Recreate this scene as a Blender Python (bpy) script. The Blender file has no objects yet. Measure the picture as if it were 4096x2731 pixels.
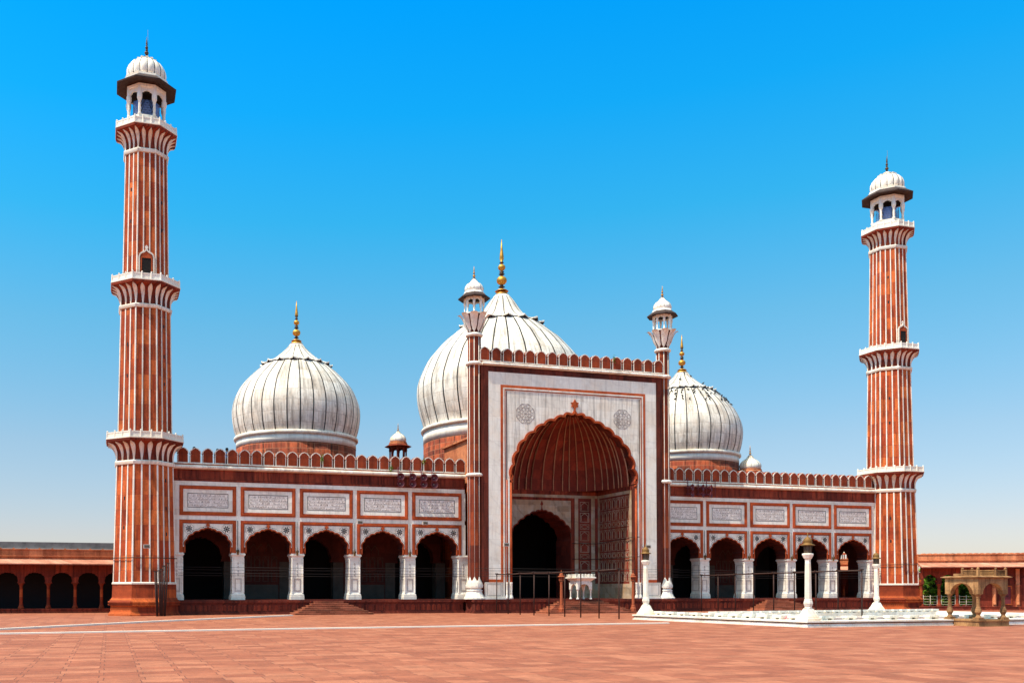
import bpy, math, random
from mathutils import Vector
random.seed(7)
sin, cos, tan, pi, R = math.sin, math.cos, math.tan, math.pi, math.radians
S = bpy.context.scene
C = S.collection

# ------------------------------------------------------------------ camera, sky, sun, exposure
cam = bpy.data.cameras.new('camera'); camo = bpy.data.objects.new('camera', cam); C.objects.link(camo)
cam.sensor_width = 36.0; cam.lens = 32.366
cam.shift_x = 0.1353; cam.shift_y = 0.2245
cam.clip_start = 0.1; cam.clip_end = 3000
camo.location = (-2.4255, -67.288, 1.8616)
camo.rotation_euler = (R(90) + 0.0186, 0, -0.28)
S.camera = camo

SUN_EL, SUN_AZ = R(59), R(76)          # azimuth measured from -Y towards -X
sd = Vector((-sin(SUN_AZ) * cos(SUN_EL), -cos(SUN_AZ) * cos(SUN_EL), sin(SUN_EL)))
sl = bpy.data.lights.new('sun', 'SUN'); sl.energy = 3.7; sl.angle = R(0.5); sl.color = (1, 0.90, 0.76)
so = bpy.data.objects.new('sun', sl); C.objects.link(so)
so.rotation_euler = sd.to_track_quat('Z', 'Y').to_euler(); so.location = (-40, -40, 60)
wd = bpy.data.worlds.new('World'); S.world = wd; wd.use_nodes = True
wt = wd.node_tree; wt.nodes.clear()
wn = wt.nodes.new
wo = wn('ShaderNodeOutputWorld'); bg = wn('ShaderNodeBackground'); bg.inputs[1].default_value = 0.088
sk = wn('ShaderNodeTexSky'); sk.sky_type = 'NISHITA'; sk.sun_disc = False
sk.sun_elevation = SUN_EL; sk.sun_rotation = math.atan2(sd.x, sd.y); sk.altitude = 200
sk.air_density = 1.0; sk.dust_density = 0.6; sk.ozone_density = 1.5
tc = wn('ShaderNodeTexCoord'); sx = wn('ShaderNodeSeparateXYZ'); rp = wn('ShaderNodeValToRGB')
mulw = wn('ShaderNodeMix'); mulw.data_type = 'RGBA'; mulw.blend_type = 'MULTIPLY'; mulw.inputs[0].default_value = 1.0
SKYTINT = [(0.00, (0.1060, 0.0930, 0.0980)), (0.06, (0.1110, 0.0990, 0.1045)), (0.15, (0.1050, 0.1180, 0.1180)), (0.27, (0.0675, 0.1485, 0.1510)), (0.37, (0.0225, 0.1735, 0.1960)), (0.46, (0.0050, 0.1830, 0.2435)), (0.545, (0.0005, 0.1815, 0.2760)), (0.60, (0.0005, 0.1815, 0.2760)),
           (0.70, (0.60, 0.52, 0.29)), (1.0, (0.72, 0.60, 0.32))]  # sky above the view, brightened and warmed as added fill light
el = rp.color_ramp.elements
while len(el) > 1: el.remove(el[0])
el[0].position = SKYTINT[0][0]; el[0].color = (*SKYTINT[0][1], 1)
for p_, c_ in SKYTINT[1:]:
    e_ = el.new(p_); e_.color = (*c_, 1)
gain = wn('ShaderNodeVectorMath'); gain.operation = 'SCALE'; gain.inputs['Scale'].default_value = 8.0
wt.links.new(tc.outputs['Generated'], sx.inputs[0]); wt.links.new(sx.outputs['Z'], rp.inputs[0])
wt.links.new(rp.outputs[0], gain.inputs[0])
wt.links.new(sk.outputs[0], mulw.inputs[6]); wt.links.new(gain.outputs[0], mulw.inputs[7])
wt.links.new(mulw.outputs[2], bg.inputs[0]); wt.links.new(bg.outputs[0], wo.inputs[0])
S.view_settings.view_transform = 'Standard'; S.view_settings.look = 'None'
S.view_settings.gamma = 1; S.view_settings.exposure = 0.75
S.render.engine = 'CYCLES'
S.render.resolution_x = 1024; S.render.resolution_y = 682

W = 66.0           # distance between the two minaret axes
YP = -1.754        # plane of the portal front
PZ = 1.06          # height of the hall platform

# ------------------------------------------------------------------ materials
def newmat(n):
    m = bpy.data.materials.new(n); m.use_nodes = True
    t = m.node_tree; b = t.nodes['Principled BSDF']
    b.inputs['Roughness'].default_value = 0.85
    b.inputs['Specular IOR Level'].default_value = 0.25
    return m, t, b
def node(t, k, **kw):
    n = t.nodes.new(k)
    for a, v in kw.items():
        if a.startswith('i_'):
            n.inputs[int(a[2:]) if a[2:].isdigit() else a[2:].replace('_', ' ')].default_value = v
        else: setattr(n, a, v)
    return n
def mixc(t, mode, fac, a, b):
    m = node(t, 'ShaderNodeMix', data_type='RGBA', blend_type=mode)
    for k, v in ((0, fac), (6, a), (7, b)):
        if isinstance(v, (int, float)): m.inputs[k].default_value = v
        elif isinstance(v, tuple): m.inputs[k].default_value = (*v, 1) if len(v) == 3 else v
        else: t.links.new(v, m.inputs[k])
    return m.outputs[2]
def wallcoord(t, floor=False, ang=False):
    tcn = node(t, 'ShaderNodeTexCoord'); s = node(t, 'ShaderNodeSeparateXYZ'); t.links.new(tcn.outputs['Object'], s.inputs[0])
    if floor: return tcn.outputs['Object'], tcn.outputs['Object']
    c = node(t, 'ShaderNodeCombineXYZ')
    if ang:
        a = node(t, 'ShaderNodeMath', operation='ARCTAN2'); t.links.new(s.outputs[1], a.inputs[0]); t.links.new(s.outputs[0], a.inputs[1])
        mm = node(t, 'ShaderNodeMath', operation='MULTIPLY'); mm.inputs[1].default_value = ang; t.links.new(a.outputs[0], mm.inputs[0])
        t.links.new(mm.outputs[0], c.inputs[0])
    else:
        a = node(t, 'ShaderNodeMath', operation='ADD'); t.links.new(s.outputs[0], a.inputs[0]); t.links.new(s.outputs[1], a.inputs[1])
        t.links.new(a.outputs[0], c.inputs[0])
    t.links.new(s.outputs[2], c.inputs[1])
    return c.outputs[0], tcn.outputs['Object']
def mapped(t, co, sc, loc=(0, 0, 0)):
    m = node(t, 'ShaderNodeMapping'); m.inputs['Scale'].default_value = sc; m.inputs['Location'].default_value = loc
    t.links.new(co, m.inputs['Vector']); return m.outputs[0]
def noise(t, co, scale, detail=4, rough=0.6):
    n = node(t, 'ShaderNodeTexNoise'); n.inputs['Scale'].default_value = scale; n.inputs['Detail'].default_value = detail
    n.inputs['Roughness'].default_value = rough; t.links.new(co, n.inputs['Vector']); return n.outputs[0]
def ramp(t, fac, stops):
    r = node(t, 'ShaderNodeValToRGB'); e = r.color_ramp.elements
    e[0].position = stops[0][0]; e[0].color = (*stops[0][1], 1); e[1].position = stops[-1][0]; e[1].color = (*stops[-1][1], 1)
    for p_, c_ in stops[1:-1]:
        q = e.new(p_); q.color = (*c_, 1)
    t.links.new(fac, r.inputs[0]); return r.outputs[0]
def g(v): return (v, v, v)
def stone(name, c1, c2, c3, bw=0.9, bh=0.5, mortar=0.012, mcol=(0.2, 0.08, 0.05), stain=0.5, ang=False, floor=False,
          bump=0.3, rough=0.85, nz=1.6, patch=None, off=0.5, streak=(1.2, 0.12), con=1.0):
    m, t, b = newmat(name)
    co, ob = wallcoord(t, floor, ang)
    oi = node(t, 'ShaderNodeObjectInfo'); rs = node(t, 'ShaderNodeMath', operation='MULTIPLY'); rs.inputs[1].default_value = 37.0; t.links.new(oi.outputs['Random'], rs.inputs[0])
    cb = node(t, 'ShaderNodeCombineXYZ'); t.links.new(rs.outputs[0], cb.inputs[0]); t.links.new(rs.outputs[0], cb.inputs[1])
    o2 = node(t, 'ShaderNodeVectorMath', operation='ADD'); t.links.new(ob, o2.inputs[0]); t.links.new(cb.outputs[0], o2.inputs[1]); ob = o2.outputs[0]
    c2_ = node(t, 'ShaderNodeVectorMath', operation='ADD'); t.links.new(co, c2_.inputs[0]); t.links.new(cb.outputs[0], c2_.inputs[1]); cov = c2_.outputs[0]
    br = node(t, 'ShaderNodeTexBrick'); br.offset = off; br.squash = 1
    for k, v in (('Color1', (*g(0.0), 1)), ('Color2', (*g(1.0), 1)), ('Mortar', (*g(0.5), 1))): br.inputs[k].default_value = v
    br.inputs['Scale'].default_value = 1; br.inputs['Mortar Size'].default_value = mortar; br.inputs['Bias'].default_value = 0.0
    br.inputs['Brick Width'].default_value = bw; br.inputs['Row Height'].default_value = bh; br.inputs['Mortar Smooth'].default_value = 0.3
    wob = noise(t, mapped(t, co, (1, 1, 1)), 2.5, 2)
    ad = node(t, 'ShaderNodeMix', data_type='VECTOR'); ad.inputs[0].default_value = 0.012
    t.links.new(co, ad.inputs[4]); wv = node(t, 'ShaderNodeCombineXYZ'); t.links.new(wob, wv.inputs[0]); t.links.new(wob, wv.inputs[1])
    av = node(t, 'ShaderNodeVectorMath', operation='ADD'); sc_ = node(t, 'ShaderNodeVectorMath', operation='SCALE'); sc_.inputs['Scale'].default_value = 0.05
    t.links.new(wv.outputs[0], sc_.inputs[0]); t.links.new(co, av.inputs[0]); t.links.new(sc_.outputs[0], av.inputs[1])
    t.links.new(av.outputs[0], br.inputs['Vector'])
    col = ramp(t, br.outputs[0], [(0.0, c1), (0.5, c2), (1.0, c3)])
    n1 = noise(t, ob, nz, 6, 0.65)
    col = mixc(t, 'MULTIPLY', 0.8 * con, col, ramp(t, n1, [(0.3, g(0.62)), (0.5, g(1.0)), (0.72, g(1.32))]))
    n2 = noise(t, ob, nz * 6, 4, 0.6)
    col = mixc(t, 'MULTIPLY', 0.5 * con, col, ramp(t, n2, [(0.3, g(0.7)), (0.7, g(1.25))]))
    if patch:
        n4 = noise(t, mapped(t, ob, (1, 1, 1), (9, 4, 3)), patch[1], 5, 0.7)
        f4 = ramp(t, n4, [(patch[2], g(0)), (patch[2] + 0.1, g(1))])
        col = mixc(t, 'MIX', f4, col, patch[0])
    if stain:
        st = noise(t, mapped(t, cov, (streak[0], streak[1], 1), (3, 1, 0)), 2.2, 5, 0.7)
        col = mixc(t, 'MULTIPLY', stain, col, ramp(t, st, [(0.36, (0.2, 0.17, 0.17)), (0.52, g(0.95)), (0.7, g(1.08))]))
    col = mixc(t, 'MULTIPLY', con, col, ramp(t, oi.outputs['Random'], [(0.0, (0.84, 0.80, 0.80)), (1.0, (1.12, 1.14, 1.14))]))
    mf = node(t, 'ShaderNodeMath', operation='MULTIPLY'); mf.inputs[1].default_value = 0.75; t.links.new(br.outputs[1], mf.inputs[0])
    col = mixc(t, 'MIX', mf.outputs[0], col, mcol)
    t.links.new(col, b.inputs['Base Color']); b.inputs['Roughness'].default_value = rough
    bp = node(t, 'ShaderNodeBump'); bp.inputs['Strength'].default_value = bump; bp.inputs['Distance'].default_value = 0.02
    hh = node(t, 'ShaderNodeMath', operation='SUBTRACT'); t.links.new(n2, hh.inputs[0]); t.links.new(br.outputs[1], hh.inputs[1])
    t.links.new(hh.outputs[0], bp.inputs['Height']); t.links.new(bp.outputs[0], b.inputs['Normal'])
    return m
def flat(name, col, rough=0.7, metal=0.0, nz=0.0, sc=8):
    m, t, b = newmat(name)
    b.inputs['Base Color'].default_value = (*col, 1); b.inputs['Roughness'].default_value = rough; b.inputs['Metallic'].default_value = metal
    if nz:
        ob = node(t, 'ShaderNodeTexCoord').outputs['Object']
        n = noise(t, ob, sc, 5)
        t.links.new(mixc(t, 'MULTIPLY', nz, col, ramp(t, n, [(0.3, g(0.45)), (0.6, g(1.1))])), b.inputs['Base Color'])
    return m
RED1, RED2, RED3 = (0.20, 0.028, 0.010), (0.33, 0.055, 0.014), (0.50, 0.11, 0.025)
M = {}
M['red'] = stone('red_sandstone', RED1, RED2, RED3, 1.1, 0.62, mcol=(0.16, 0.035, 0.02))
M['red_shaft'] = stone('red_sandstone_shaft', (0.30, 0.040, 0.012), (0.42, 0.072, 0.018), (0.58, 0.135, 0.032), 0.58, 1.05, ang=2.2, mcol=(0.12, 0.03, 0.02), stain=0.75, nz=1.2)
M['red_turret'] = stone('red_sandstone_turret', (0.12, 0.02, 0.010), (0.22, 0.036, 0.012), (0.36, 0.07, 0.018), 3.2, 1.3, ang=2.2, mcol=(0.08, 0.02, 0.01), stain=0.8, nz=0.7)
M['red_sooty'] = stone('red_sandstone_sooty', (0.07, 0.016, 0.010), (0.11, 0.022, 0.012), (0.18, 0.032, 0.016), 1.3, 2.5, stain=0.7, mcol=(0.05, 0.015, 0.01), nz=0.8)
M['red_drum'] = stone('red_sandstone_drum', (0.13, 0.028, 0.014), (0.25, 0.048, 0.02), (0.38, 0.085, 0.03), 1.2, 0.45, ang=5.3, mcol=(0.3, 0.14, 0.08), stain=1.0, mortar=0.02, streak=(2.2, 0.08))
M['red_trim'] = stone('red_sandstone_trim', (0.36, 0.062, 0.018), (0.42, 0.078, 0.022), (0.48, 0.095, 0.026), 3, 3, stain=0.3, mortar=0.004)
M['red_dark'] = stone('red_sandstone_weathered_shaded', (0.16, 0.026, 0.013), (0.24, 0.038, 0.017), (0.33, 0.058, 0.024), 1.3, 1.4, stain=0.85, mcol=(0.1, 0.025, 0.02), streak=(2.0, 0.1))  # weathered stone; also paints the eave shade on the cloister walls
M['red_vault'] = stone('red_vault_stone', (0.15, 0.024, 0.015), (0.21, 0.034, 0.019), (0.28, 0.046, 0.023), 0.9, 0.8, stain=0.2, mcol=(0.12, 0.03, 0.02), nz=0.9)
M['interior'] = stone('shaded_interior_sandstone', (0.062, 0.012, 0.008), (0.085, 0.016, 0.010), (0.11, 0.021, 0.012), 0.9, 0.8, stain=0.2, mcol=(0.06, 0.015, 0.01))  # red sandstone darkened so the gloom inside the hall is in the colour
M['shaded_interior_marble'] = flat('shaded_interior_marble', (0.085, 0.066, 0.05), 0.8, nz=0.5, sc=2)  # white marble darkened to carry the indoor shade in its colour
M['orange'] = stone('orange_sandstone', (0.45, 0.14, 0.06), (0.55, 0.19, 0.08), (0.62, 0.24, 0.11), 1.0, 2.0, stain=0.4, mcol=(0.2, 0.06, 0.03))
M['brown'] = stone('brown_sandstone', (0.30, 0.155, 0.062), (0.38, 0.205, 0.085), (0.46, 0.265, 0.12), 1.2, 0.9, stain=0.75, mcol=(0.12, 0.06, 0.03), nz=3)
M['paving'] = stone('courtyard_paving', (0.235, 0.070, 0.036), (0.285, 0.090, 0.046), (0.345, 0.124, 0.066), 0.83, 0.62, mortar=0.013, floor=True,
                    mcol=(0.12, 0.045, 0.03), stain=0.22, nz=1.3, patch=((0.44, 0.24, 0.135), 2.6, 0.68), bump=0.5, off=0.12, streak=(0.7, 4.0), con=0.85)
M['red_plinth'] = stone('red_plinth_stone', (0.10, 0.020, 0.013), (0.16, 0.028, 0.016), (0.24, 0.045, 0.022), 1.1, 1.6, stain=0.6, mcol=(0.06, 0.015, 0.01))  # shadow along the base is put into this darker red
M['step'] = stone('step_sandstone', (0.26, 0.08, 0.04), (0.34, 0.11, 0.055), (0.42, 0.15, 0.08), 1.0, 0.3, stain=0.3, mcol=(0.12, 0.04, 0.02))
MB1, MB2, MB3 = (0.76, 0.72, 0.63), (0.83, 0.80, 0.71), (0.88, 0.86, 0.78)
def marble(name, bw, bh, stain=0.4, mortar=0.006, ang=False, vein=0.5, soot=0.0, mcol=(0.45, 0.38, 0.32), streak=(1.5, 0.15), warm=0.25):
    m = stone(name, MB1, MB2, MB3, bw, bh, mortar=mortar, mcol=mcol, stain=stain, ang=ang, bump=0.08, rough=0.5, streak=streak, nz=0.8, con=0.22)
    t = m.node_tree; b = t.nodes['Principled BSDF']; l = b.inputs['Base Color'].links[0]; col = l.from_socket
    ob = node(t, 'ShaderNodeTexCoord').outputs['Object']
    wv = node(t, 'ShaderNodeTexWave', wave_type='BANDS', bands_direction='DIAGONAL'); t.links.new(mapped(t, ob, (0.35, 0.35, 0.5)), wv.inputs[0])
    wv.inputs['Scale'].default_value = 0.8; wv.inputs['Distortion'].default_value = 14; wv.inputs['Detail'].default_value = 5
    col = mixc(t, 'MULTIPLY', vein, col, ramp(t, wv.outputs[0], [(0.0, (0.74, 0.72, 0.73)), (0.10, g(1.0)), (1.0, g(1.0))]))
    wn_ = noise(t, ob, 0.9, 4)
    col = mixc(t, 'MULTIPLY', warm, col, ramp(t, wn_, [(0.45, g(1)), (0.62, (1.0, 0.80, 0.62))]))
    if soot:
        n5 = noise(t, ob, 2.2, 7, 0.75)
        col = mixc(t, 'MULTIPLY', soot, col, ramp(t, n5, [(0.33, (0.15, 0.13, 0.12)), (0.43, g(0.8)), (0.5, g(1))]))
    t.links.new(col, b.inputs['Base Color'])
    return m
M['marble'] = marble('white_marble', 1.3, 0.75, stain=0.22, vein=0.35)
M['marble_wall'] = marble('white_marble_stained', 1.0, 0.62, stain=0.55, streak=(1.6, 0.08), vein=0.3)
M['marble_band'] = marble('white_marble_band', 1.1, 1.9, stain=0.18, vein=0.3)
_k = (MB1, MB2, MB3); MB1, MB2, MB3 = (0.66, 0.615, 0.54), (0.79, 0.75, 0.67), (0.85, 0.82, 0.745)
M['marble_dome'] = marble('dome_marble', 1.1, 0.92, stain=0.6, mortar=0.022, ang=5.4, vein=0.3, soot=0.4, warm=0.3)
M['rib'] = marble('rib_marble', 2.0, 1.05, stain=0.3, vein=0.1, warm=0.4)
MB1, MB2, MB3 = _k
M['marble_trim'] = marble('marble_trim', 2.0, 4.0, stain=0.4, warm=0.45)
M['marble_rail'] = marble('marble_railing', 2.0, 4.0, stain=0.1, warm=0.3, vein=0.1)
M['petal'] = marble('petal_marble', 2.0, 4.0, stain=0.3, warm=0.8, vein=0.2)
M['lamp_marble'] = marble('lamp_marble', 2.0, 1.4, stain=0.3, warm=0.8, vein=0.2)
M['pool'] = marble('pool_marble', 1.6, 2.0, stain=0.25, warm=0.4, vein=0.1)
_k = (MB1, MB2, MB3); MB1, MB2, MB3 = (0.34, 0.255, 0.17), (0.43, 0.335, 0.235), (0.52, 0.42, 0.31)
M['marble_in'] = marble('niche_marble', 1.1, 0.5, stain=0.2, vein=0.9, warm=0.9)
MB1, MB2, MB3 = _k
M['black'] = flat('black_inlay', (0.018, 0.017, 0.018), 0.6)
M['inlay_soft'] = flat('worn_inlay', (0.26, 0.21, 0.185), 0.7)
M['script'] = flat('black_script_inlay', (0.16, 0.12, 0.11), 0.6)
M['void'] = flat('unlit_interior_black', (0.012, 0.01, 0.01), 0.9)  # near-black; darkness of unlit rooms and openings is put into the colour
M['soffit'] = flat('shaded_eave_stone', (0.055, 0.036, 0.032), 0.9, nz=0.6, sc=3)  # shade under eaves and petals painted in as a dark tone
M['gold'] = flat('gilt_copper', (0.62, 0.30, 0.05), 0.48, 0.8, nz=0.6, sc=4)
M['bronze'] = flat('tarnished_bronze', (0.10, 0.06, 0.035), 0.55, 0.6, nz=0.5, sc=6)
M['iron'] = flat('rusty_iron', (0.055, 0.028, 0.022), 0.75, 0.2, nz=0.6, sc=10)
M['wire'] = flat('black_cable', (0.02, 0.015, 0.015), 0.7)
M['horn'] = flat('maroon_horn_paint', (0.13, 0.03, 0.04), 0.5, nz=0.3)
M['rail_paint'] = flat('cream_rail_paint', (0.42, 0.37, 0.28), 0.6, nz=0.3)
M['line'] = flat('white_line_marking', (0.86, 0.78, 0.66), 0.8)
M['door'] = flat('maroon_door', (0.15, 0.025, 0.03), 0.7, nz=0.3)
M['glass'] = flat('lantern_glass', (0.10, 0.08, 0.06), 0.2)
M['netting'] = flat('blue_bird_net', (0.22, 0.32, 0.58), 0.8)
M['bark'] = flat('tree_bark', (0.07, 0.045, 0.03), 0.9, nz=0.5)
M['redlamp'] = flat('red_lamp_sandstone', (0.32, 0.08, 0.032), 0.8, nz=0.5, sc=6)
M['brass'] = flat('brass_lamp_cap', (0.20, 0.105, 0.03), 0.65, 0.3, nz=0.5, sc=9)
M['grey'] = flat('grey_plaster', (0.16, 0.155, 0.16), 0.9, nz=0.8, sc=1.5)
M['cream'] = flat('cream_plaster', (0.50, 0.45, 0.40), 0.9, nz=0.3, sc=1.5)
M['pigeon'] = flat('pigeon_feathers', (0.035, 0.035, 0.04), 0.8)
M['skin'] = flat('skin', (0.25, 0.13, 0.08), 0.6)
M['hair'] = flat('black_hair', (0.012, 0.010, 0.010), 0.6)
M['shirt_blue'] = flat('blue_shirt', (0.22, 0.36, 0.68), 0.8)
M['shirt_white'] = flat('white_shirt', (0.7, 0.7, 0.7), 0.8)
M['shirt_grey'] = flat('grey_shirt', (0.15, 0.15, 0.17), 0.8)
M['water'] = flat('pool_water', (0.05, 0.07, 0.06), 0.05)
M['pool_floor'] = flat('pool_floor_marble', (0.50, 0.40, 0.34), 0.6, nz=0.5, sc=1.5)
M['pinkcloth'] = flat('pink_cloth', (0.75, 0.2, 0.22), 0.9)
def leafmat():
    m, t, b = newmat('leaves')
    ob = node(t, 'ShaderNodeTexCoord').outputs['Object']
    n = noise(t, ob, 1.3, 3)
    t.links.new(ramp(t, n, [(0.3, (0.03, 0.07, 0.008)), (0.5, (0.08, 0.17, 0.015)), (0.7, (0.17, 0.30, 0.02))]), b.inputs['Base Color'])
    b.inputs['Roughness'].default_value = 0.8; b.inputs['Specular IOR Level'].default_value = 0.05
    return m
M['leaf'] = leafmat()
def inscrmat():
    m, t, b = newmat('inscription_marble')
    ob = node(t, 'ShaderNodeTexCoord').outputs['Object']
    n = noise(t, ob, 3.0, 5)
    t.links.new(ramp(t, n, [(0.35, (0.72, 0.64, 0.56)), (0.6, (0.88, 0.83, 0.77))]), b.inputs['Base Color'])
    return m
M['inscr'] = inscrmat()

# ------------------------------------------------------------------ mesh helpers
class MB:
    def __init__(s): s.v = []; s.f = []; s.m = []; s.sm = []
    def add(s, vs, fs, mi=0, smooth=False):
        o = len(s.v); s.v += [tuple(q) for q in vs]
        for f in fs: s.f.append([i + o for i in f]); s.m.append(mi); s.sm.append(smooth)
        return s
    def box(s, x0, x1, y0, y1, z0, z1, mi=0):
        v = [(x0, y0, z0), (x1, y0, z0), (x1, y1, z0), (x0, y1, z0), (x0, y0, z1), (x1, y0, z1), (x1, y1, z1), (x0, y1, z1)]
        return s.add(v, [(0, 3, 2, 1), (4, 5, 6, 7), (0, 1, 5, 4), (1, 2, 6, 5), (2, 3, 7, 6), (3, 0, 4, 7)], mi)
    def frame(s, x0, x1, z0, z1, w, y0, y1, mi=0, bottom=True):
        # rectangular frame of band width w, butted end to end
        s.box(x0, x0 + w, y0, y1, z0, z1, mi); s.box(x1 - w, x1, y0, y1, z0, z1, mi)
        s.box(x0 + w, x1 - w, y0, y1, z1 - w, z1, mi)
        if bottom: s.box(x0 + w, x1 - w, y0, y1, z0, z0 + w, mi)
        return s
    def prism(s, pts, y0, y1, mi=0, smooth=False, sidemi=None):
        # polygon in (x, z), extruded along y; y0 is the front
        n = len(pts); v = [(x, y0, z) for x, z in pts] + [(x, y1, z) for x, z in pts]
        s.add(v, [list(range(n)), list(range(2 * n - 1, n - 1, -1))], mi)
        s.add(v, [(i, i + n, (i + 1) % n + n, (i + 1) % n) for i in range(n)], mi if sidemi is None else sidemi, smooth)
        return s
    def prismz(s, pts, z0, z1, mi=0):
        n = len(pts); v = [(x, y, z0) for x, y in pts] + [(x, y, z1) for x, y in pts]
        return s.add(v, [list(range(n - 1, -1, -1)), list(range(n, 2 * n))] + [(i, (i + 1) % n, (i + 1) % n + n, i + n) for i in range(n)], mi)
    def ring(s, prof, n=8, ph=None, c=(0, 0), mi=0, smooth=False, cap=True, lobes=0, amp=0.0):
        # lathe: prof is (radius, z) from bottom to top
        ph = pi / n if ph is None else ph; v = []
        for r, z in prof:
            for k in range(n):
                a = ph + 2 * pi * k / n; rr = r * (1 - amp * (abs(cos(lobes * a / 2)) ** 6)) if lobes else r
                v.append((c[0] + rr * cos(a), c[1] + rr * sin(a), z))
        f = [(j * n + k, j * n + (k + 1) % n, (j + 1) * n + (k + 1) % n, (j + 1) * n + k) for j in range(len(prof) - 1) for k in range(n)]
        s.add(v, f, mi, smooth)
        if cap:
            o = len(s.v) - len(v); s.f.append([o + i for i in range(n - 1, -1, -1)]); s.m.append(mi); s.sm.append(False)
            s.f.append([o + (len(prof) - 1) * n + i for i in range(n)]); s.m.append(mi); s.sm.append(False)
        return s
    def tube(s, pts, r, n=6, mi=0):
        v = []; P = [Vector(p) for p in pts]
        for i, p in enumerate(P):
            d = (P[min(i + 1, len(P) - 1)] - P[max(i - 1, 0)]).normalized()
            a = d.orthogonal().normalized() if abs(d.z) > 0.99 else d.cross(Vector((0, 0, 1))).normalized()
            b = d.cross(a)
            rr = r[i] if isinstance(r, (list, tuple)) else r
            for k in range(n): v.append(p + (a * cos(2 * pi * k / n) + b * sin(2 * pi * k / n)) * rr)
        f = [(j * n + k, j * n + (k + 1) % n, (j + 1) * n + (k + 1) % n, (j + 1) * n + k) for j in range(len(P) - 1) for k in range(n)]
        f += [list(range(n - 1, -1, -1)), [(len(P) - 1) * n + i for i in range(n)]]
        return s.add(v, f, mi, True)
    def strip(s, path, w, h, mi=0):
        # thin closed band following a polyline in the (x, z) plane, front at y = h[0], back h[1]
        P = path
        for i in range(len(P) - 1):
            (x0, z0), (x1, z1) = P[i], P[i + 1]
            L = math.hypot(x1 - x0, z1 - z0) or 1e-6
            nx, nz = -(z1 - z0) / L * w / 2, (x1 - x0) / L * w / 2
            s.prism([(x0 - nx, z0 - nz), (x1 - nx, z1 - nz), (x1 + nx, z1 + nz), (x0 + nx, z0 + nz)], h[0], h[1], mi)
        return s
def put(name, mb, mats, parent=None, loc=(0, 0, 0), rz=0, abs_=False):
    me = bpy.data.meshes.new(name); me.from_pydata(mb.v, [], mb.f)
    for m in (mats if isinstance(mats, (list, tuple)) else [mats]): me.materials.append(m if not isinstance(m, str) else M[m])
    me.polygons.foreach_set('material_index', mb.m); me.polygons.foreach_set('use_smooth', mb.sm); me.update()
    o = bpy.data.objects.new(name, me); C.objects.link(o)
    return place(o, parent, loc, rz, abs_)
def place(o, parent, loc, rz=0, abs_=False):
    if parent: o.parent = parent
    base = Vector(parent['_w']) if (parent is not None and abs_) else Vector((0, 0, 0))
    o.location = Vector(loc) - base; o.rotation_euler = (0, 0, rz)
    o['_w'] = tuple(Vector(loc) if (abs_ or not parent) else Vector(parent['_w']) + Vector(loc))
    return o
def tag(o, label=None, cat=None, group=None, kind=None):
    for k, v in (('label', label), ('category', cat), ('group', group), ('kind', kind)):
        if v: o[k] = v
    return o
def empty(name, loc, rz=0, parent=None):
    o = bpy.data.objects.new(name, None); C.objects.link(o); o.empty_display_size = 0.3
    return place(o, parent, loc, rz)
def inst(src, parent, loc, rz=0, abs_=False):
    o = src.copy(); C.objects.link(o); o.parent = None
    o = place(o, parent, loc, rz, abs_)
    for ch in list(src.children):
        inst(ch, o, ch.location, ch.rotation_euler.z)
    return o
def copytree(src, loc, rz=None, label=None):
    o = src.copy(); C.objects.link(o); o.location = loc; o['_w'] = tuple(loc)
    if rz is not None: o.rotation_euler = (0, 0, rz)
    if label: o['label'] = label
    def rec(s_, d_):
        for ch in list(s_.children):
            c = ch.copy(); C.objects.link(c); c.parent = d_; rec(ch, c)
    rec(src, o)
    return o
def half_to_full(h):   # h: points from springing (x>0) up to apex (0, z); returns left-spring .. apex .. right-spring
    return [(-x, z) for x, z in h] + [(x, z) for x, z in reversed(h[:-1])]
def cusped(c, bulge=0.3, n=5, ogee=True):
    # c: cusp points from springing to apex on the +x side; arcs bulge outwards between them
    out = [c[0]]
    for i in range(len(c) - 1):
        (x0, z0), (x1, z1) = c[i], c[i + 1]
        last = ogee and i == len(c) - 2
        L = math.hypot(x1 - x0, z1 - z0); nx, nz = (z1 - z0) / L, -(x1 - x0) / L
        for k in range(1, n + 1):
            t = k / n
            b = bulge * L * 4 * t * (1 - t) if not last else L * 0.16 * sin(2 * pi * t)
            out.append((x0 + (x1 - x0) * t + nx * b, z0 + (z1 - z0) * t + nz * b))
    return out
def offset(path, d):
    out = []
    for i, p in enumerate(path):
        a = path[max(i - 1, 0)]; b = path[min(i + 1, len(path) - 1)]
        dx, dz = b[0] - a[0], b[1] - a[1]; L = math.hypot(dx, dz) or 1
        out.append((p[0] - dz / L * d, p[1] + dx / L * d))
    return out
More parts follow.
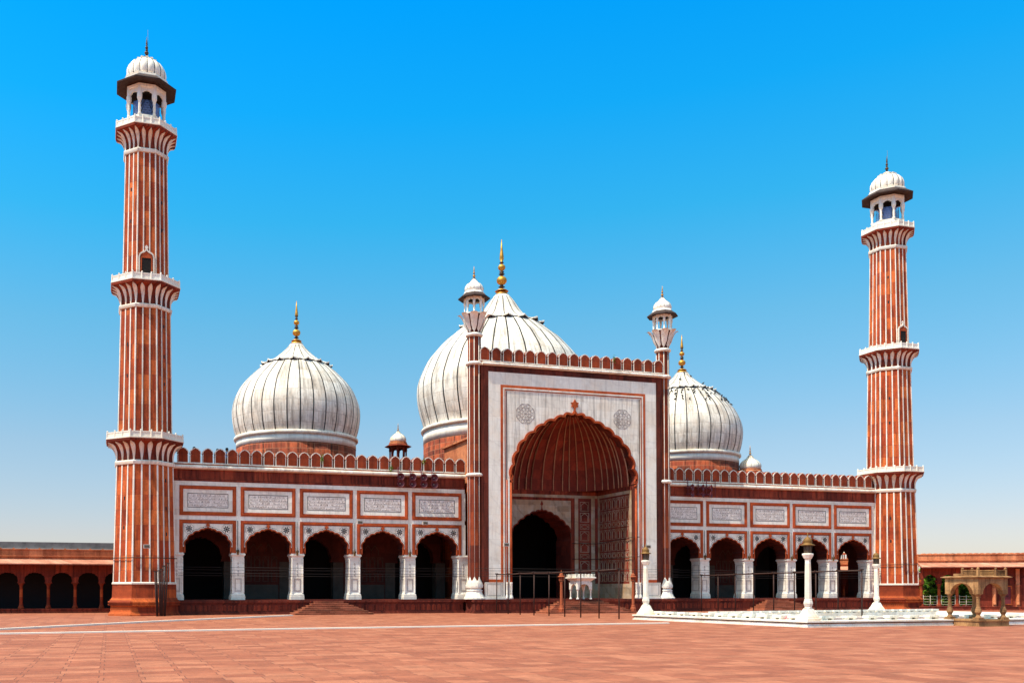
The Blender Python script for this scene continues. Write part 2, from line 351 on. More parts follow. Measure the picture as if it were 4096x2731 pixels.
def arched_plate(mb, x0, x1, z0, z1, path, y0, y1, mi=0, sidemi=None):
    # rectangle with an arch cut through: path runs left springing -> apex -> right springing
    p = path
    k = min(range(len(p)), key=lambda i: abs(p[i][0] - (p[0][0] + p[-1][0]) / 2) - p[i][1] * 1e-3)
    ax = p[k]
    L = p[:k + 1]; Rr = p[k:]
    left = [(x0, z0)] + ([(L[0][0], z0)] if L[0][1] > z0 + 1e-4 else []) + L + [(ax[0], z1), (x0, z1)]
    right = Rr + ([(Rr[-1][0], z0)] if Rr[-1][1] > z0 + 1e-4 else []) + [(x1, z0), (x1, z1), (ax[0], z1)]
    for poly, side in ((left, 0), (right, 1)):
        n = len(poly); v = [(x, y0, z) for x, z in poly] + [(x, y1, z) for x, z in poly]
        mb.add(v, [list(range(n)), list(range(2 * n - 1, n - 1, -1))], mi)
        fs, inner = [], []
        for i in range(n):
            a, b = poly[i], poly[(i + 1) % n]
            if abs(a[0] - ax[0]) < 1e-6 and abs(b[0] - ax[0]) < 1e-6: continue
            q = (i, i + n, (i + 1) % n + n, (i + 1) % n)
            onrect = (a[0] in (x0, x1) and b[0] in (x0, x1)) or (a[1] == z1 and b[1] == z1) or (a[1] == z0 and b[1] == z0)
            (fs if onrect else inner).append(q)
        mb.add(v, fs, mi); mb.add(v, inner, mi if sidemi is None else sidemi)
    return mb
def rosette(mb, cx, cz, r, y, rich=False):
    # scalloped ring with an inlaid star
    n = 8; pts = []
    for k in range(n * 6):
        a = 2 * pi * k / (n * 6); rr = r * (0.90 + 0.10 * abs(sin(n * a / 2)))
        pts.append((cx + rr * cos(a), cz + rr * sin(a)))
    mb.strip(pts + [pts[0]], r * (0.03 if rich else 0.045), (y - 0.012, y), 1 if rich else 2)
    if rich:
        for rad in (0.62, 0.34):
            q = [(cx + r * rad * cos(2 * pi * k / 24), cz + r * rad * sin(2 * pi * k / 24)) for k in range(25)]
            mb.strip(q, r * 0.025, (y - 0.011, y), 1)
        for k in range(8):
            a = pi / 4 * k
            for rr in (0.62, 0.80):
                cc = (cx + r * rr * cos(a + (0 if rr < 0.7 else pi / 8)), cz + r * rr * sin(a + (0 if rr < 0.7 else pi / 8)))
                q = [(cc[0] + r * 0.17 * cos(pi * j / 4), cc[1] + r * 0.17 * sin(pi * j / 4)) for j in range(9)]
                mb.strip(q, r * 0.022, (y - 0.010, y), 1)
            mb.strip([(cx, cz), (cx + r * 0.6 * cos(a), cz + r * 0.6 * sin(a))], r * 0.02, (y - 0.009, y), 1)
    else:
        for k in range(8):
            a = 2 * pi * (k + 0.5) / 8
            for da, r0, r1, ww in ((0, 0.10, 0.80, 0.26),):
                aa = a + da; u = (cos(aa), sin(aa)); w_ = (-u[1], u[0])
                mb.prism([(cx + u[0] * r * q + w_[0] * r * e, cz + u[1] * r * q + w_[1] * r * e) for q, e in
                          ((r0, 0), ((r0 + r1) / 2, -ww / 2), (r1, 0), ((r0 + r1) / 2, ww / 2))], y - 0.012, y, 1)
        mb.prism([(cx + r * 0.16 * cos(pi * j / 6), cz + r * 0.16 * sin(pi * j / 6)) for j in range(12)], y - 0.013, y, 1)
def finial_prof(z0, H, r):
    # bulbs and spike; r is the lower ball radius
    P = [(r * 1.3, 0), (r * 0.9, 0.03), (r * 0.3, 0.05), (r * 0.3, 0.07), (r * 0.65, 0.085), (r * 0.3, 0.10), (r * 0.35, 0.12)]
    def ball(c, h, q): return [(q * cos(a), c + h * sin(a)) for a in [R(x) for x in (-75, -50, -25, 0, 25, 50, 75)]]
    P += ball(0.21, 0.085, r) + [(r * 0.3, 0.31), (r * 0.6, 0.33), (r * 0.28, 0.35), (r * 0.5, 0.375), (r * 0.25, 0.39)]
    P += ball(0.46, 0.062, r * 0.72) + [(r * 0.25, 0.535), (r * 0.45, 0.55), (r * 0.2, 0.57), (r * 0.42, 0.63), (r * 0.36, 0.70), (r * 0.2, 0.82), (r * 0.04, 1.0)]
    return [(a, z0 + b * H) for a, b in P]
def finial_mb(z0, H, r):
    mb = MB(); P = finial_prof(z0, H, r)
    mb.ring(P, 20, 0, smooth=True)
    # dark waists between the gilt balls
    for i, f in enumerate(mb.f):
        zc = sum(mb.v[j][2] for j in f) / len(f); t = (zc - z0) / H
        if 0.04 < t < 0.125 or 0.30 < t < 0.395 or 0.53 < t < 0.60: mb.m[i] = 1
    return mb

# ================================================================== SETTING
gm = MB()
gm.add([(-900, -300, 0), (900, -300, 0), (900, 900, 0), (-900, 900, 0)], [(0, 1, 2, 3)])
tag(put('courtyard', gm, 'paving'), kind='structure')
def ground_strip(pts, w, h):
    mb = MB()
    for (x0, y0), (x1, y1) in zip(pts, pts[1:]):
        L = math.hypot(x1 - x0, y1 - y0); nx, ny = -(y1 - y0) / L * w / 2, (x1 - x0) / L * w / 2
        mb.prismz([(x0 - nx, y0 - ny), (x1 - nx, y1 - ny), (x1 + nx, y1 + ny), (x0 + nx, y0 + ny)], 0.0, h)
    return mb
tag(put('white_strip', ground_strip([(-14.4, -30.5), (-7.13, -22.68), (-0.04, -14.48), (9.7, -4.8)], 0.22, 0.085), 'line'), 'thin raised white strip across the paving from the left edge to the left steps', 'strip', 'white strips on the courtyard')
tag(put('white_strip', ground_strip([(-18, -27.9), (-6.7, -26.81), (-0.57, -26.24), (6.05, -25.55), (26.4, -24.2)], 0.22, 0.062), 'line'), 'long thin white strip across the paving from the left edge to the pool', 'strip', 'white strips on the courtyard')

# ================================================================== MINARETS
def octp(r, ph=pi / 8): return [(r * cos(ph + pi / 4 * k), r * sin(ph + pi / 4 * k)) for k in range(8)]
def face_pt(r, k, t):
    a = Vector((r * cos(pi / 8 + pi / 4 * k), r * sin(pi / 8 + pi / 4 * k))); a2 = pi / 8 + pi / 4 * (k + 1)
    return a.lerp(Vector((r * cos(a2), r * sin(a2))), t)
def ribs(mb, r0, z0, r1, z1, w, pr=0.035):
    # 24 raised ribs, three to a face, those on the edges wrapping the corner
    for k in range(8):
        for t in (0, 1 / 3, 2 / 3):
            P = []
            for r, z in ((r0, z0), (r1, z1)):
                c = face_pt(r, k, t)
                if t == 0:
                    d = Vector(c).normalized(); e = Vector((-d.y, d.x))
                    P.append([c + d * pr + e * 0, c + d * (pr * 0.2) + e * w * 0.62, c - d * 0.08 + e * w * 0.5, c - d * 0.08 - e * w * 0.5, c + d * (pr * 0.2) - e * w * 0.62])
                else:
                    a = pi / 8 + pi / 4 * (k + 0.5); d = Vector((cos(a), sin(a))); e = Vector((-d.y, d.x))
                    P.append([c + d * pr + e * w / 2, c - d * 0.05 + e * w / 2, c - d * 0.05 - e * w / 2, c + d * pr - e * w / 2])
            n = len(P[0]); v = [(q.x, q.y, z0) for q in P[0]] + [(q.x, q.y, z1) for q in P[1]]
            mb.add(v, [(i, (i + 1) % n, (i + 1) % n + n, i + n) for i in range(n)] + [list(range(n)), list(range(2 * n - 1, n - 1, -1))])
def bracket(za, zb, ra, rb):
    # concave flare; returns list of (r, z)
    out = []
    for i in range(11):
        t = i / 10; z = za + (zb - za) * t
        k = max(0, (t - 0.25) / 0.75); out.append((ra + (rb - ra) * (1 - math.sqrt(max(0, 1 - k ** 2.0))) ** 0.95, z))
    return out
def petals(mb, prof, w0, w1):
    N = len(prof)
    for k in range(8):
        for t in (0, 1 / 3, 2 / 3):
            a = pi / 8 + pi / 4 * (k + 0.5 if t else k); d = Vector((cos(a), sin(a))); e = Vector((-d.y, d.x))
            v = []
            for i in range(N):
                r, z = prof[i]; s_ = i / (N - 1)
                c = face_pt(r, k, t)
                # outward normal of the flare
                j0, j1 = max(i - 1, 0), min(i + 1, N - 1)
                dr, dz = prof[j1][0] - prof[j0][0], prof[j1][1] - prof[j0][1]; L = math.hypot(dr, dz)
                nr, nz = dz / L, -dr / L
                ww = w0 + (w1 - w0) * min(1, s_ / 0.75) ** 1.3
                if s_ > 0.8: ww *= math.sqrt(max(0.0, 1 - ((s_ - 0.8) / 0.2) ** 2)) * 0.97 + 0.03
                for sg, pr in ((-1, 0.01), (-0.8, 0.05), (0, 0.075), (0.8, 0.05), (1, 0.01)):
                    q = c + e * sg * ww / 2 + d * nr * pr
                    v.append((q.x, q.y, z + nz * pr))
            f = [(i * 5 + j, i * 5 + j + 1, (i + 1) * 5 + j + 1, (i + 1) * 5 + j) for i in range(N - 1) for j in range(4)]
            mb.add(v, f, 0, True)
def make_minaret():
    root = empty('minaret', (0, 0.21, 0))
    mb = MB()
    mb.ring([(2.66, 0), (2.66, 0.12), (2.58, 0.16), (2.56, 0.24), (2.50, 0.26), (2.48, 0.72), (2.62, 0.76), (2.62, 0.86), (2.68, 0.88), (2.68, 0.97),
             (2.56, 1.0), (2.54, 1.08), (2.46, 1.12), (2.44, 1.2), (2.38, 1.25), (2.35, 2.16)], 8)
    base = put('plinth', mb, 'red_dark' if False else 'red', root)
    mb = MB()
    for k in range(8):          # carved beads under the plinth moulding
        for j in range(14):
            c = face_pt(2.63, k, (j + 0.5) / 14)
            mb.box(c.x - 0.045, c.x + 0.045, c.y - 0.045, c.y + 0.045, 0.70, 0.78)
    o_ = base.data; n0 = len(o_.vertices); pv = [tuple(v.co) for v in o_.vertices]; pf = [tuple(p.vertices) for p in o_.polygons]; o_.clear_geometry(); o_.from_pydata(pv + mb.v, [], pf + [[i + n0 for i in f] for f in mb.f])
    mb = MB().ring([(2.33, 2.15), (2.40, 2.19), (2.40, 2.29), (2.33, 2.33)], 8)
    put('base_moulding', mb, 'rib', root)
    tiers = [(2.30, 2.30, 2.085, 10.48, 2.21, 10.48, 10.80, 2.06, 12.04, 2.72, 2.86, 0.10),
             (2.00, 12.60, 1.84, 21.46, 1.97, 21.46, 21.76, 1.82, 23.04, 2.46, 2.57, 0.09),
             (1.70, 23.50, 1.545, 32.48, 1.67, 32.48, 32.80, 1.53, 34.04, 2.18, 2.29, 0.08)]
    for (r0, z0, r1, z1, rr, za, zb, ra, zp, rb, rr2, rw) in tiers:
        sh = put('shaft', MB().ring([(r0, z0), (r1, z1)], 8), 'red_shaft', root)
        m2 = MB(); ribs(m2, r0, z0 + 0.001, r1, z1 - 0.001, rw); put('marble_rib', m2, 'rib', sh)
        m2 = MB()
        for k, q in ((5, 0.32), (5, 0.55), (5, 0.8), (4, 0.45), (4, 0.7), (6, 0.4), (6, 0.62), (6, 0.86), (7, 0.5)):
            r = r0 + (r1 - r0) * q; z = z0 + (z1 - z0) * q; c = face_pt(r, k, 0.5); a = pi / 8 + pi / 4 * (k + 0.5)
            d = Vector((cos(a), sin(a))); e = Vector((-d.y, d.x)); P = [c + e * 0.055 + d * 0.012, c + e * 0.055 - d * 0.1, c - e * 0.055 - d * 0.1, c - e * 0.055 + d * 0.012]
            if k == 5: continue
            m2 = MB(); m2.prismz([(p.x, p.y) for p in P], z, z + 0.24); put('ventilation_slit', m2, 'black', sh)
        put('ring_moulding', MB().ring([(r1 - 0.02, za), (rr - 0.03, za + 0.03), (rr, za + 0.12), (rr + 0.02, zb - 0.10), (rr - 0.03, zb - 0.03), (ra + 0.02, zb)], 8), 'marble_trim', root)
        bal = empty('balcony', (0, 0, 0), 0, root)
        prof = bracket(zb - 0.01, zp, ra, rb)
        put('bracket', MB().ring(prof + [(rb + 0.02, zp), (rr2 - 0.03, zp + 0.02), (rr2 - 0.01, zp + 0.16)], 8), 'red_dark', bal)
        m2 = MB(); petals(m2, [(r, z) for r, z in prof[:]], rw * 1.15, rw * 3.5); put('petal', m2, 'petal', bal)
        zr = zp + 0.155
        m2 = MB().ring([(rr2 - 0.02, zr), (rr2 + 0.02, zr + 0.03), (rr2 + 0.02, zr + 0.09), (rr2 - 0.04, zr + 0.10)], 8)
        put('balcony_floor', m2, 'marble_rail', bal)
        m2 = MB(); ro = rr2 - 0.05; n8 = octp(ro); i8 = octp(ro - 0.07)
        for k in range(8):
            k1 = (k + 1) % 8
            for (h0, h1, ins) in ((0.10, 0.20, 0), (0.20, 0.42, 0.02), (0.42, 0.50, 0)):
                o_ = octp(ro - ins); i_ = octp(ro - 0.08 + ins)
                v = [(*o_[k], zr + h0), (*o_[k1], zr + h0), (*i_[k1], zr + h0), (*i_[k], zr + h0), (*o_[k], zr + h1), (*o_[k1], zr + h1), (*i_[k1], zr + h1), (*i_[k], zr + h1)]
                m2.add(v, [(0, 3, 2, 1), (4, 5, 6, 7), (0, 1, 5, 4), (2, 3, 7, 6)])
            for t in (0, 1 / 3, 2 / 3):
                c = face_pt(ro - 0.035, k, t)
                m2.ring([(0.075, zr + 0.10), (0.075, zr + 0.50), (0.05, zr + 0.52), (0.07, zr + 0.57), (0.03, zr + 0.62)], 8, c=(c.x, c.y))
        put('railing', m2, 'marble_rail', bal)
    # doorway on the top tier, its unlit opening painted as a black box
    r = 1.68; y = -r * cos(pi / 8)
    dr = put('door', MB().box(-0.31, 0.31, y - 0.06, y + 0.3, 23.55, 24.98), 'void', root)
    put('door_frame', MB().frame(-0.40, 0.40, 23.55, 25.06, 0.09, y - 0.08, y + 0.1, bottom=False).prism([(-0.40, 25.06), (0.40, 25.06), (0.30, 25.25), (0.0, 25.42), (-0.30, 25.25)], y - 0.07, y + 0.2), 'red_trim', dr)
    arch = [(-0.50, 23.55), (-0.50, 25.02), (-0.46, 25.20), (-0.33, 25.33), (-0.20, 25.37), (-0.08, 25.46), (0, 25.62), (0.08, 25.46), (0.20, 25.37), (0.33, 25.33), (0.46, 25.20), (0.50, 25.02), (0.50, 23.55)]
    m2 = MB().strip(arch, 0.10, (y - 0.10, y + 0.12)); m2.prism([(-0.05, 25.6), (0.05, 25.6), (0.12, 25.75), (0.0, 25.90), (-0.12, 25.75)], y - 0.05, y + 0.1)
    put('door_surround', m2, 'rib', dr)
    # lantern
    lan = empty('lantern', (0, 0, 0), 0, root)
    z = 34.2
    put('drum', MB().ring([(1.50, z), (1.50, z + 0.75), (1.42, z + 0.80), (1.42, z + 1.05)], 8), 'marble_rail', lan)
    z = 35.22
    for k in range(8):
        c = face_pt(1.32, k, 0)
        m2 = MB().ring([(0.13, z), (0.13, z + 0.12), (0.09, z + 0.16), (0.10, z + 0.5), (0.09, z + 0.88), (0.11, z + 0.92), (0.10, z + 0.96), (0.19, z + 1.2), (0.19, z + 1.45), (0.14, z + 1.5), (0.14, z + 2.06)], 8, c=(0, 0), smooth=False)
        put('column', m2, 'marble_rail', lan, (c.x, c.y, 0))
    z = 36.45
    hp = cusped([(0.33, z), (0.34, z + 0.26), (0.20, z + 0.42), (0, z + 0.58)], 0.3, 4)
    for k in range(8):
        a = pi / 8 + pi / 4 * (k + 0.5); m2 = MB()
        arched_plate(m2, -0.46, 0.46, z, z + 0.80, half_to_full(hp), -0.05, 0.05)
        c = face_pt(1.32, k, 0.5); put('arch', m2, 'marble_rail', lan, (c.x, c.y, 0), a + pi / 2)
    put('ceiling', MB().ring([(1.22, 36.98), (1.22, 37.19)], 8), 'void', lan)  # black disc paints the shade under the lantern roof
    put('entablature', MB().ring([(1.42, 37.2), (1.46, 37.24), (1.46, 37.42), (0.9, 37.42)], 8), 'marble_trim', lan)
    put('eave', MB().ring([(1.30, 37.40), (1.50, 37.60), (2.20, 37.47), (2.22, 37.56), (1.60, 38.0), (1.2, 38.0)], 8, mi=1), ['marble_rail', 'soffit'], lan)
    put('cornice', MB().ring([(1.60, 37.94), (1.62, 38.05), (1.55, 38.08), (1.55, 38.20), (1.46, 38.24), (1.3, 38.24)], 8), 'marble_rail', lan)
    dp = [(1.30, 38.2), (1.38, 38.42), (1.41, 38.66), (1.38, 38.90), (1.27, 39.16), (1.10, 39.38), (0.86, 39.56), (0.62, 39.68), (0.55, 39.72)]
    dm = put('cupola', MB().ring(dp, 96, 0, smooth=True, lobes=16, amp=0.055), 'marble_rail', lan)
    m2 = MB()
    for k in range(16):
        a = pi / 16 * (2 * k + 1) + pi / 16
        a = 2 * pi * k / 16
        q = [((r * 0.955) * cos(a), (r * 0.955) * sin(a), z_) for r, z_ in dp]
        m2.tube(q, 0.028, 4)
    put('inlay_line', m2, 'black', lan)
    m2 = MB().ring([(0.60, 39.66), (0.72, 39.70), (0.60, 39.76), (0.42, 39.84), (0.24, 39.94), (0.15, 40.06)], 24, smooth=True)
    for k in range(12):
        a = pi / 6 * k; m2.box(0.66 * cos(a) - 0.09, 0.66 * cos(a) + 0.09, 0.66 * sin(a) - 0.09, 0.66 * sin(a) + 0.09, 39.66, 39.75)
    put('lotus_crown', m2, 'marble_trim', lan)
    put('finial', finial_mb(40.04, 1.5, 0.15), ['bronze', 'bronze'], lan)
    put('lightning_rod', MB().tube([(0.09, 0, 40.1), (0.08, 0, 42.05)], 0.012, 5), 'grey', lan)
    put('dark_core', MB().ring([(0.62, 35.2), (0.62, 37.0)], 8), 'void', lan)  # dark core added so the lantern reads as unlit inside
    m2 = MB(); rn = 0.98        # knotted bird net stretched inside the lantern
    for k in range(8):
        for i in range(9):
            for s_ in (1, -1):
                t0 = i / 8; t1 = max(0, min(1, t0 + s_ * 0.45)); h = 35.25 + 1.25 * (abs(t1 - t0) / 0.45)
                a, b = face_pt(rn, k, t0), face_pt(rn, k, t1)
                m2.tube([(a.x, a.y, 35.25), (b.x, b.y, h)], 0.016, 4)
                if k % 2 == 0: m2.tube([(a.x, a.y, 36.5), (b.x, b.y, 36.5 - (h - 35.25))], 0.016, 4)
    put('bird_net', m2, 'netting', lan)
    return root
mn = make_minaret()
tag(mn, 'tall red and white striped minaret at the left end of the hall', 'minaret', 'minarets at the ends of the hall')
mn2 = copytree(mn, (W, 0.21, 0), label='tall red and white striped minaret at the right end, behind the marble lamp posts')

# ================================================================== PRAYER HALL
hall = empty('prayer_hall', (33, 0, 0))
tag(hall, 'red sandstone and white marble prayer hall with tall arched portal and three onion domes', 'mosque')
def H(name, mb, mats, parent=None, loc=(0, 0, 0), rz=0):
    return put(name, mb, mats, parent or hall, loc, rz, True)
CUS = [(1.62, 4.48), (1.60, 4.93), (1.42, 5.42), (1.05, 5.76), (0.62, 5.97), (0.24, 6.10), (0.0, 6.30)]
AR = half_to_full(cusped(CUS, 0.22, 5))
AR_RIM = offset(AR, 0.075)
BAYS = [4.4505 + 4.398 * i for i in range(5)]
# platform
mb = MB()
def plinth(mb, x0, x1, y0, y1, top):
    for a, b, e in ((0, 0.12, 0.10), (0.12, 0.2, 0.05), (0.2, top - 0.28, 0), (top - 0.28, top - 0.2, 0.05), (top - 0.2, top - 0.08, 0.10), (top - 0.08, top, 0.06)):
        mb.box(x0 - e, x1 + e, y0 - e, y1, a, b)
plinth(mb, 1.5, 24.0, -0.55, 24, PZ); plinth(mb, 42.0, 64.5, -0.55, 24, PZ); plinth(mb, 24.25, 41.75, -2.35, 24, PZ + 0.004)
plat = H('platform', mb, 'red_plinth')
for x0, x1, y in ((2.0, 23.9, -0.55), (42.1, 64.4, -0.55), (24.3, 41.7, -2.35)):
    mb = MB(); n = int((x1 - x0) / 0.42)
    for i in range(n):
        x = x0 + (i + 0.5) * (x1 - x0) / n
        mb.prism([(x - 0.15, 0.25), (x + 0.15, 0.25), (x + 0.15, 0.60), (x, 0.74), (x - 0.15, 0.60)], y - 0.014, y + 0.01)
        mb.box(x - 0.06, x + 0.06, y - 0.112, y - 0.09, PZ - 0.18, PZ - 0.10)
    H('carved_panel', mb, 'red_dark', plat)
def stairs(cx, half, yb, n=7, tr=0.30, rise=0.132):
    mb = MB()
    for i in range(n):
        a = half - tr * i
        mb.box(cx - a, cx + a, yb - tr * (n - i), yb, rise * i, rise * (i + 1) - 0.0)
        mb.box(cx - a - 0.02, cx + a + 0.02, yb - tr * (n - i) - 0.02, yb, rise * (i + 1) - 0.001 - 0.035, rise * (i + 1) + 0.002)
    return mb
H('staircase', stairs(13.24, 2.9, -0.66), 'step', plat); H('staircase', stairs(52.76, 2.9, -0.66), 'step', plat)
H('staircase', stairs(33, 3.75, -2.47), 'step', plat)

# --- one bay of the arcade, built around x = 0
def bay_panel():
    # marble lines and script of one inscription panel
    mb = MB()
    mb.frame(-1.460, 1.460, 7.727, 8.745, 0.035, -0.058, -0.03, 1)
    mb.box(-1.425, 1.425, -0.050, 0.02, 7.762, 8.710, 0)
    for k in range(1, 4): mb.box(-1.425, 1.425, -0.054, -0.04, 7.762 + 0.237 * k - 0.006, 7.762 + 0.237 * k + 0.006, 1)
    rnd = random.Random(3)
    for k in range(4):
        z0 = 7.762 + 0.237 * k + 0.04; x = -1.38
        while x < 1.36:
            kind = rnd.random(); w = rnd.uniform(0.03, 0.09); h = rnd.uniform(0.05, 0.16)
            if kind < 0.35: P = [(x, z0 + 0.15), (x + 0.01, z0 + 0.07), (x + 0.0, z0 + 0.01)]
            elif kind < 0.7: P = [(x, z0 + 0.06), (x + w * 0.4, z0 + 0.02), (x + w * 0.9, z0 + 0.03), (x + w, z0 + 0.08)]
            elif kind < 0.9: P = [(x, z0 + 0.10), (x + w * 0.6, z0 + 0.14), (x + w, z0 + 0.10), (x + w * 0.5, z0 + 0.05), (x + w * 1.1, z0 + 0.03)]
            else: P = [(x, z0 + h), (x + 0.02, z0 + h)]
            mb.strip(P, rnd.choice((0.009, 0.013, 0.019)), (-0.055, -0.045), 2)
            x += w * 0.62 + 0.012
    return mb
def bay_parts():
    b = {}
    hw = 2.199
    mb = MB(); arched_plate(mb, -hw, hw, 4.48, 6.83, AR, 0.0, 1.25, 0, 1); b['wall'] = mb
    mb = MB(); sp = [(x, max(z, 4.9)) for x, z in AR_RIM]
    k0 = next(i for i, p in enumerate(AR_RIM) if p[1] > 4.93); spp = AR_RIM[k0:len(AR_RIM) - k0]
    arched_plate(mb, -1.78, 1.78, 4.90, 6.615, spp, -0.045, 0.0); b['spandrel'] = mb
    mb = MB(); mb.strip(offset(AR_RIM, 0.0)[k0:len(AR_RIM) - k0], 0.03, (-0.052, -0.04)); lines = offset(AR_RIM, 0.10)[k0 + 1:len(AR_RIM) - k0 - 1]
    mb.strip(lines, 0.022, (-0.050, -0.04)); mb.frame(-1.75, 1.75, 4.95, 6.585, 0.02, -0.050, -0.04, bottom=False); b['inlay_line'] = mb
    mb = MB(); mb.strip(offset(AR, 0.035), 0.07, (-0.07, 0.02)); b['arch_rim'] = mb
    mb = MB(); mb.frame(-2.0325, 2.0325, 4.48, 6.84, 0.255, -0.07, 0.0, bottom=False); mb.frame(-1.95, 1.95, 4.48, 6.76, 0.10, -0.11, -0.07, bottom=False)
    mb.box(-1.7775, -1.60, -0.07, 0.0, 4.48, 4.90); mb.box(1.60, 1.7775, -0.07, 0.0, 4.48, 4.90); b['arch_frame'] = mb
    mb = MB(); f = [(0, 6.30), (0.06, 6.36), (0.05, 6.42), (0.15, 6.40), (0.11, 6.47), (0.17, 6.53), (0.09, 6.53), (0, 6.66), (-0.09, 6.53), (-0.17, 6.53), (-0.11, 6.47), (-0.15, 6.40), (-0.05, 6.42), (-0.06, 6.36)]
    mb.prism(f, -0.10, -0.02); b['flower_finial'] = mb
    mb = MB(); mb.frame(-2.0325, 2.0325, 7.168, 9.311, 0.265, -0.09, 0.0); mb.frame(-1.95, 1.95, 7.25, 9.23, 0.09, -0.135, -0.09); b['panel_frame'] = mb
    mb = MB()
    x, z0, z1, w = 1.7675, 7.433, 9.046, 0.31
    mb.add([(-x, -0.06, z0), (x, -0.06, z0), (x - w, -0.045, z0 + w * 0.94), (-x + w, -0.045, z0 + w * 0.94), (-x, -0.06, z1), (x, -0.06, z1), (x - w, -0.045, z1 - w * 0.94), (-x + w, -0.045, z1 - w * 0.94)],
           [(0, 1, 2, 3), (5, 4, 7, 6), (1, 5, 6, 2), (4, 0, 3, 7)]); b['panel_border'] = mb
    b['inscription_panel'] = bay_panel()
    for sx_ in (-1, 1):
        mb = MB(); rosette(mb, sx_ * 1.345, 6.19, 0.36, -0.046); b['rosette%d' % sx_] = mb
    return b
BP = bay_parts()
MATS = {'wall': ['red', 'interior'], 'spandrel': 'marble', 'inlay_line': 'black', 'arch_rim': 'red_trim', 'arch_frame': 'red_trim', 'flower_finial': 'red_trim', 'panel_frame': 'red_trim',  # bay wall's arch reveals get the darkened stone, their shade painted in
        'panel_border': 'marble', 'inscription_panel': ['inscr', 'black', 'script'], 'rosette-1': ['marble', 'black', 'inlay_soft'], 'rosette1': ['marble', 'black', 'inlay_soft']}
proto = {}
def wing(xs, x0, x1):
    mb = MB()      # upper marble wall, the frieze and the ledge below the merlons are one wall
    mb.box(x0, x1, 0.0, 1.25, 6.83, 9.62, 0)
    mb.box(x0, x1, -0.03, 1.25, 6.84, 7.16, 0)
    ww = H('arcade_wall', mb, 'marble')
    mb = MB(); mb.box(x0, x1, -0.05, 1.25, 9.624, 9.68); mb.box(x0, x1, -0.08, 1.25, 9.68, 9.76); mb.box(x0, x1, -0.02, 1.25, 9.76, 10.47)
    H('frieze', mb, 'red_dark', ww)
    mb = MB(); P = [(-0.02, 10.47), (-0.22, 10.52), (-0.27, 10.58), (-0.27, 10.68), (-0.21, 10.76), (-0.14, 10.772), (1.25, 10.772), (1.25, 10.47)]
    n = len(P); mb.add([(x0, a, b) for a, b in P] + [(x1, a, b) for a, b in P], [(i, (i + 1) % n, (i + 1) % n + n, i + n) for i in range(n)] + [list(range(n - 1, -1, -1)), list(range(n, 2 * n))])
    H('cornice', mb, 'marble_trim', ww)
    mb = MB(); mb.box(x0, x1, -0.06, 1.0, 10.772, 10.87, 0); mb.box(x0, x1, -0.09, 0.9, 10.87, 10.935, 1)
    H('parapet_ledge', mb, ['red', 'marble_trim'], ww)
    for cx in xs:
        for k, mbk in BP.items():
            nm = 'rosette' if k.startswith('rosette') else ('bay_wall' if k == 'wall' else k)
            if k not in proto: proto[k] = H(nm, mbk, MATS[k], ww, (cx, 0, 0))
            else:
                o = proto[k].copy(); C.objects.link(o); o.parent = None; place(o, ww, (cx, 0, 0), 0, True)
    edges = [xs[0] - 2.199] + [x + 2.199 for x in xs]
    mb = MB()
    for e in edges:     # vertical marble strips between the bays
        mb.box(e - 0.164, e + 0.164, -0.052, 0.0, 4.48, 6.84); mb.box(e - 0.162, e + 0.162, -0.034, 0.0, 7.16, 9.30)
    mb.box(x0, x1, -0.036, 0.0, 9.313, 9.622)
    H('marble_strip', mb, 'marble_band', ww)
    return ww, edges
w1, E1 = wing(BAYS, 2.0, 24.35)
w2, E2 = wing([W - x for x in reversed(BAYS)], 41.65, 64.0)
# pillars
def pillar_mb():
    mb = MB(); D = 1.25
    for hw, e, z0, z1 in ((0.51, 0.08, PZ, 1.30), (0.49, 0.06, 1.30, 1.42)): mb.box(-hw, hw, -e, D + e, z0, z1)
    # flared foot and body
    def fr(a, b, z0, z1):
        mb.add([(-a[0], -a[1], z0), (a[0], -a[1], z0), (a[0], D + a[1], z0), (-a[0], D + a[1], z0), (-b[0], -b[1], z1), (b[0], -b[1], z1), (b[0], D + b[1], z1), (-b[0], D + b[1], z1)],
               [(0, 3, 2, 1), (4, 5, 6, 7), (0, 1, 5, 4), (1, 2, 6, 5), (2, 3, 7, 6), (3, 0, 4, 7)])
    fr((0.48, 0.05), (0.425, 0.0), 1.42, 1.56); fr((0.425, 0.0), (0.40, -0.01), 1.56, 4.08)
    fr((0.43, 0.02), (0.43, 0.02), 4.08, 4.16); fr((0.41, 0.0), (0.50, 0.07), 4.16, 4.32); fr((0.52, 0.09), (0.52, 0.09), 4.32, 4.40); fr((0.48, 0.05), (0.48, 0.05), 4.40, 4.482)
    for s_ in (-1, 1):     # slim corner shafts
        mb.ring([(0.055, 1.56), (0.05, 4.08)], 8, c=(s_ * 0.40, -0.01))
    return mb
pm = pillar_mb()
il = MB(); il.frame(-0.24, 0.24, 1.68, 2.62, 0.02, -0.012, 0.03); il.frame(-0.19, 0.19, 1.74, 2.56, 0.012, -0.011, 0.03)
for z in (2.9, 3.15, 3.45, 3.7):
    il.strip([(-0.05, z), (0.0, z + 0.10), (0.05, z), (0, z - 0.08), (-0.05, z)], 0.018, (-0.011, 0.03))
for a, b in ((1.72, 2.6), (2.8, 3.9)):     # inlaid panels on the side of the pillar
    for s_ in (-1, 1):
        X = s_ * 0.428
        for y0, y1, z0, z1 in ((0.2, 1.05, a, a + 0.02), (0.2, 1.05, b - 0.02, b), (0.2, 0.22, a, b), (1.03, 1.05, a, b)): il.box(X - 0.012, X + 0.012, y0, y1, z0, z1)
pp = None
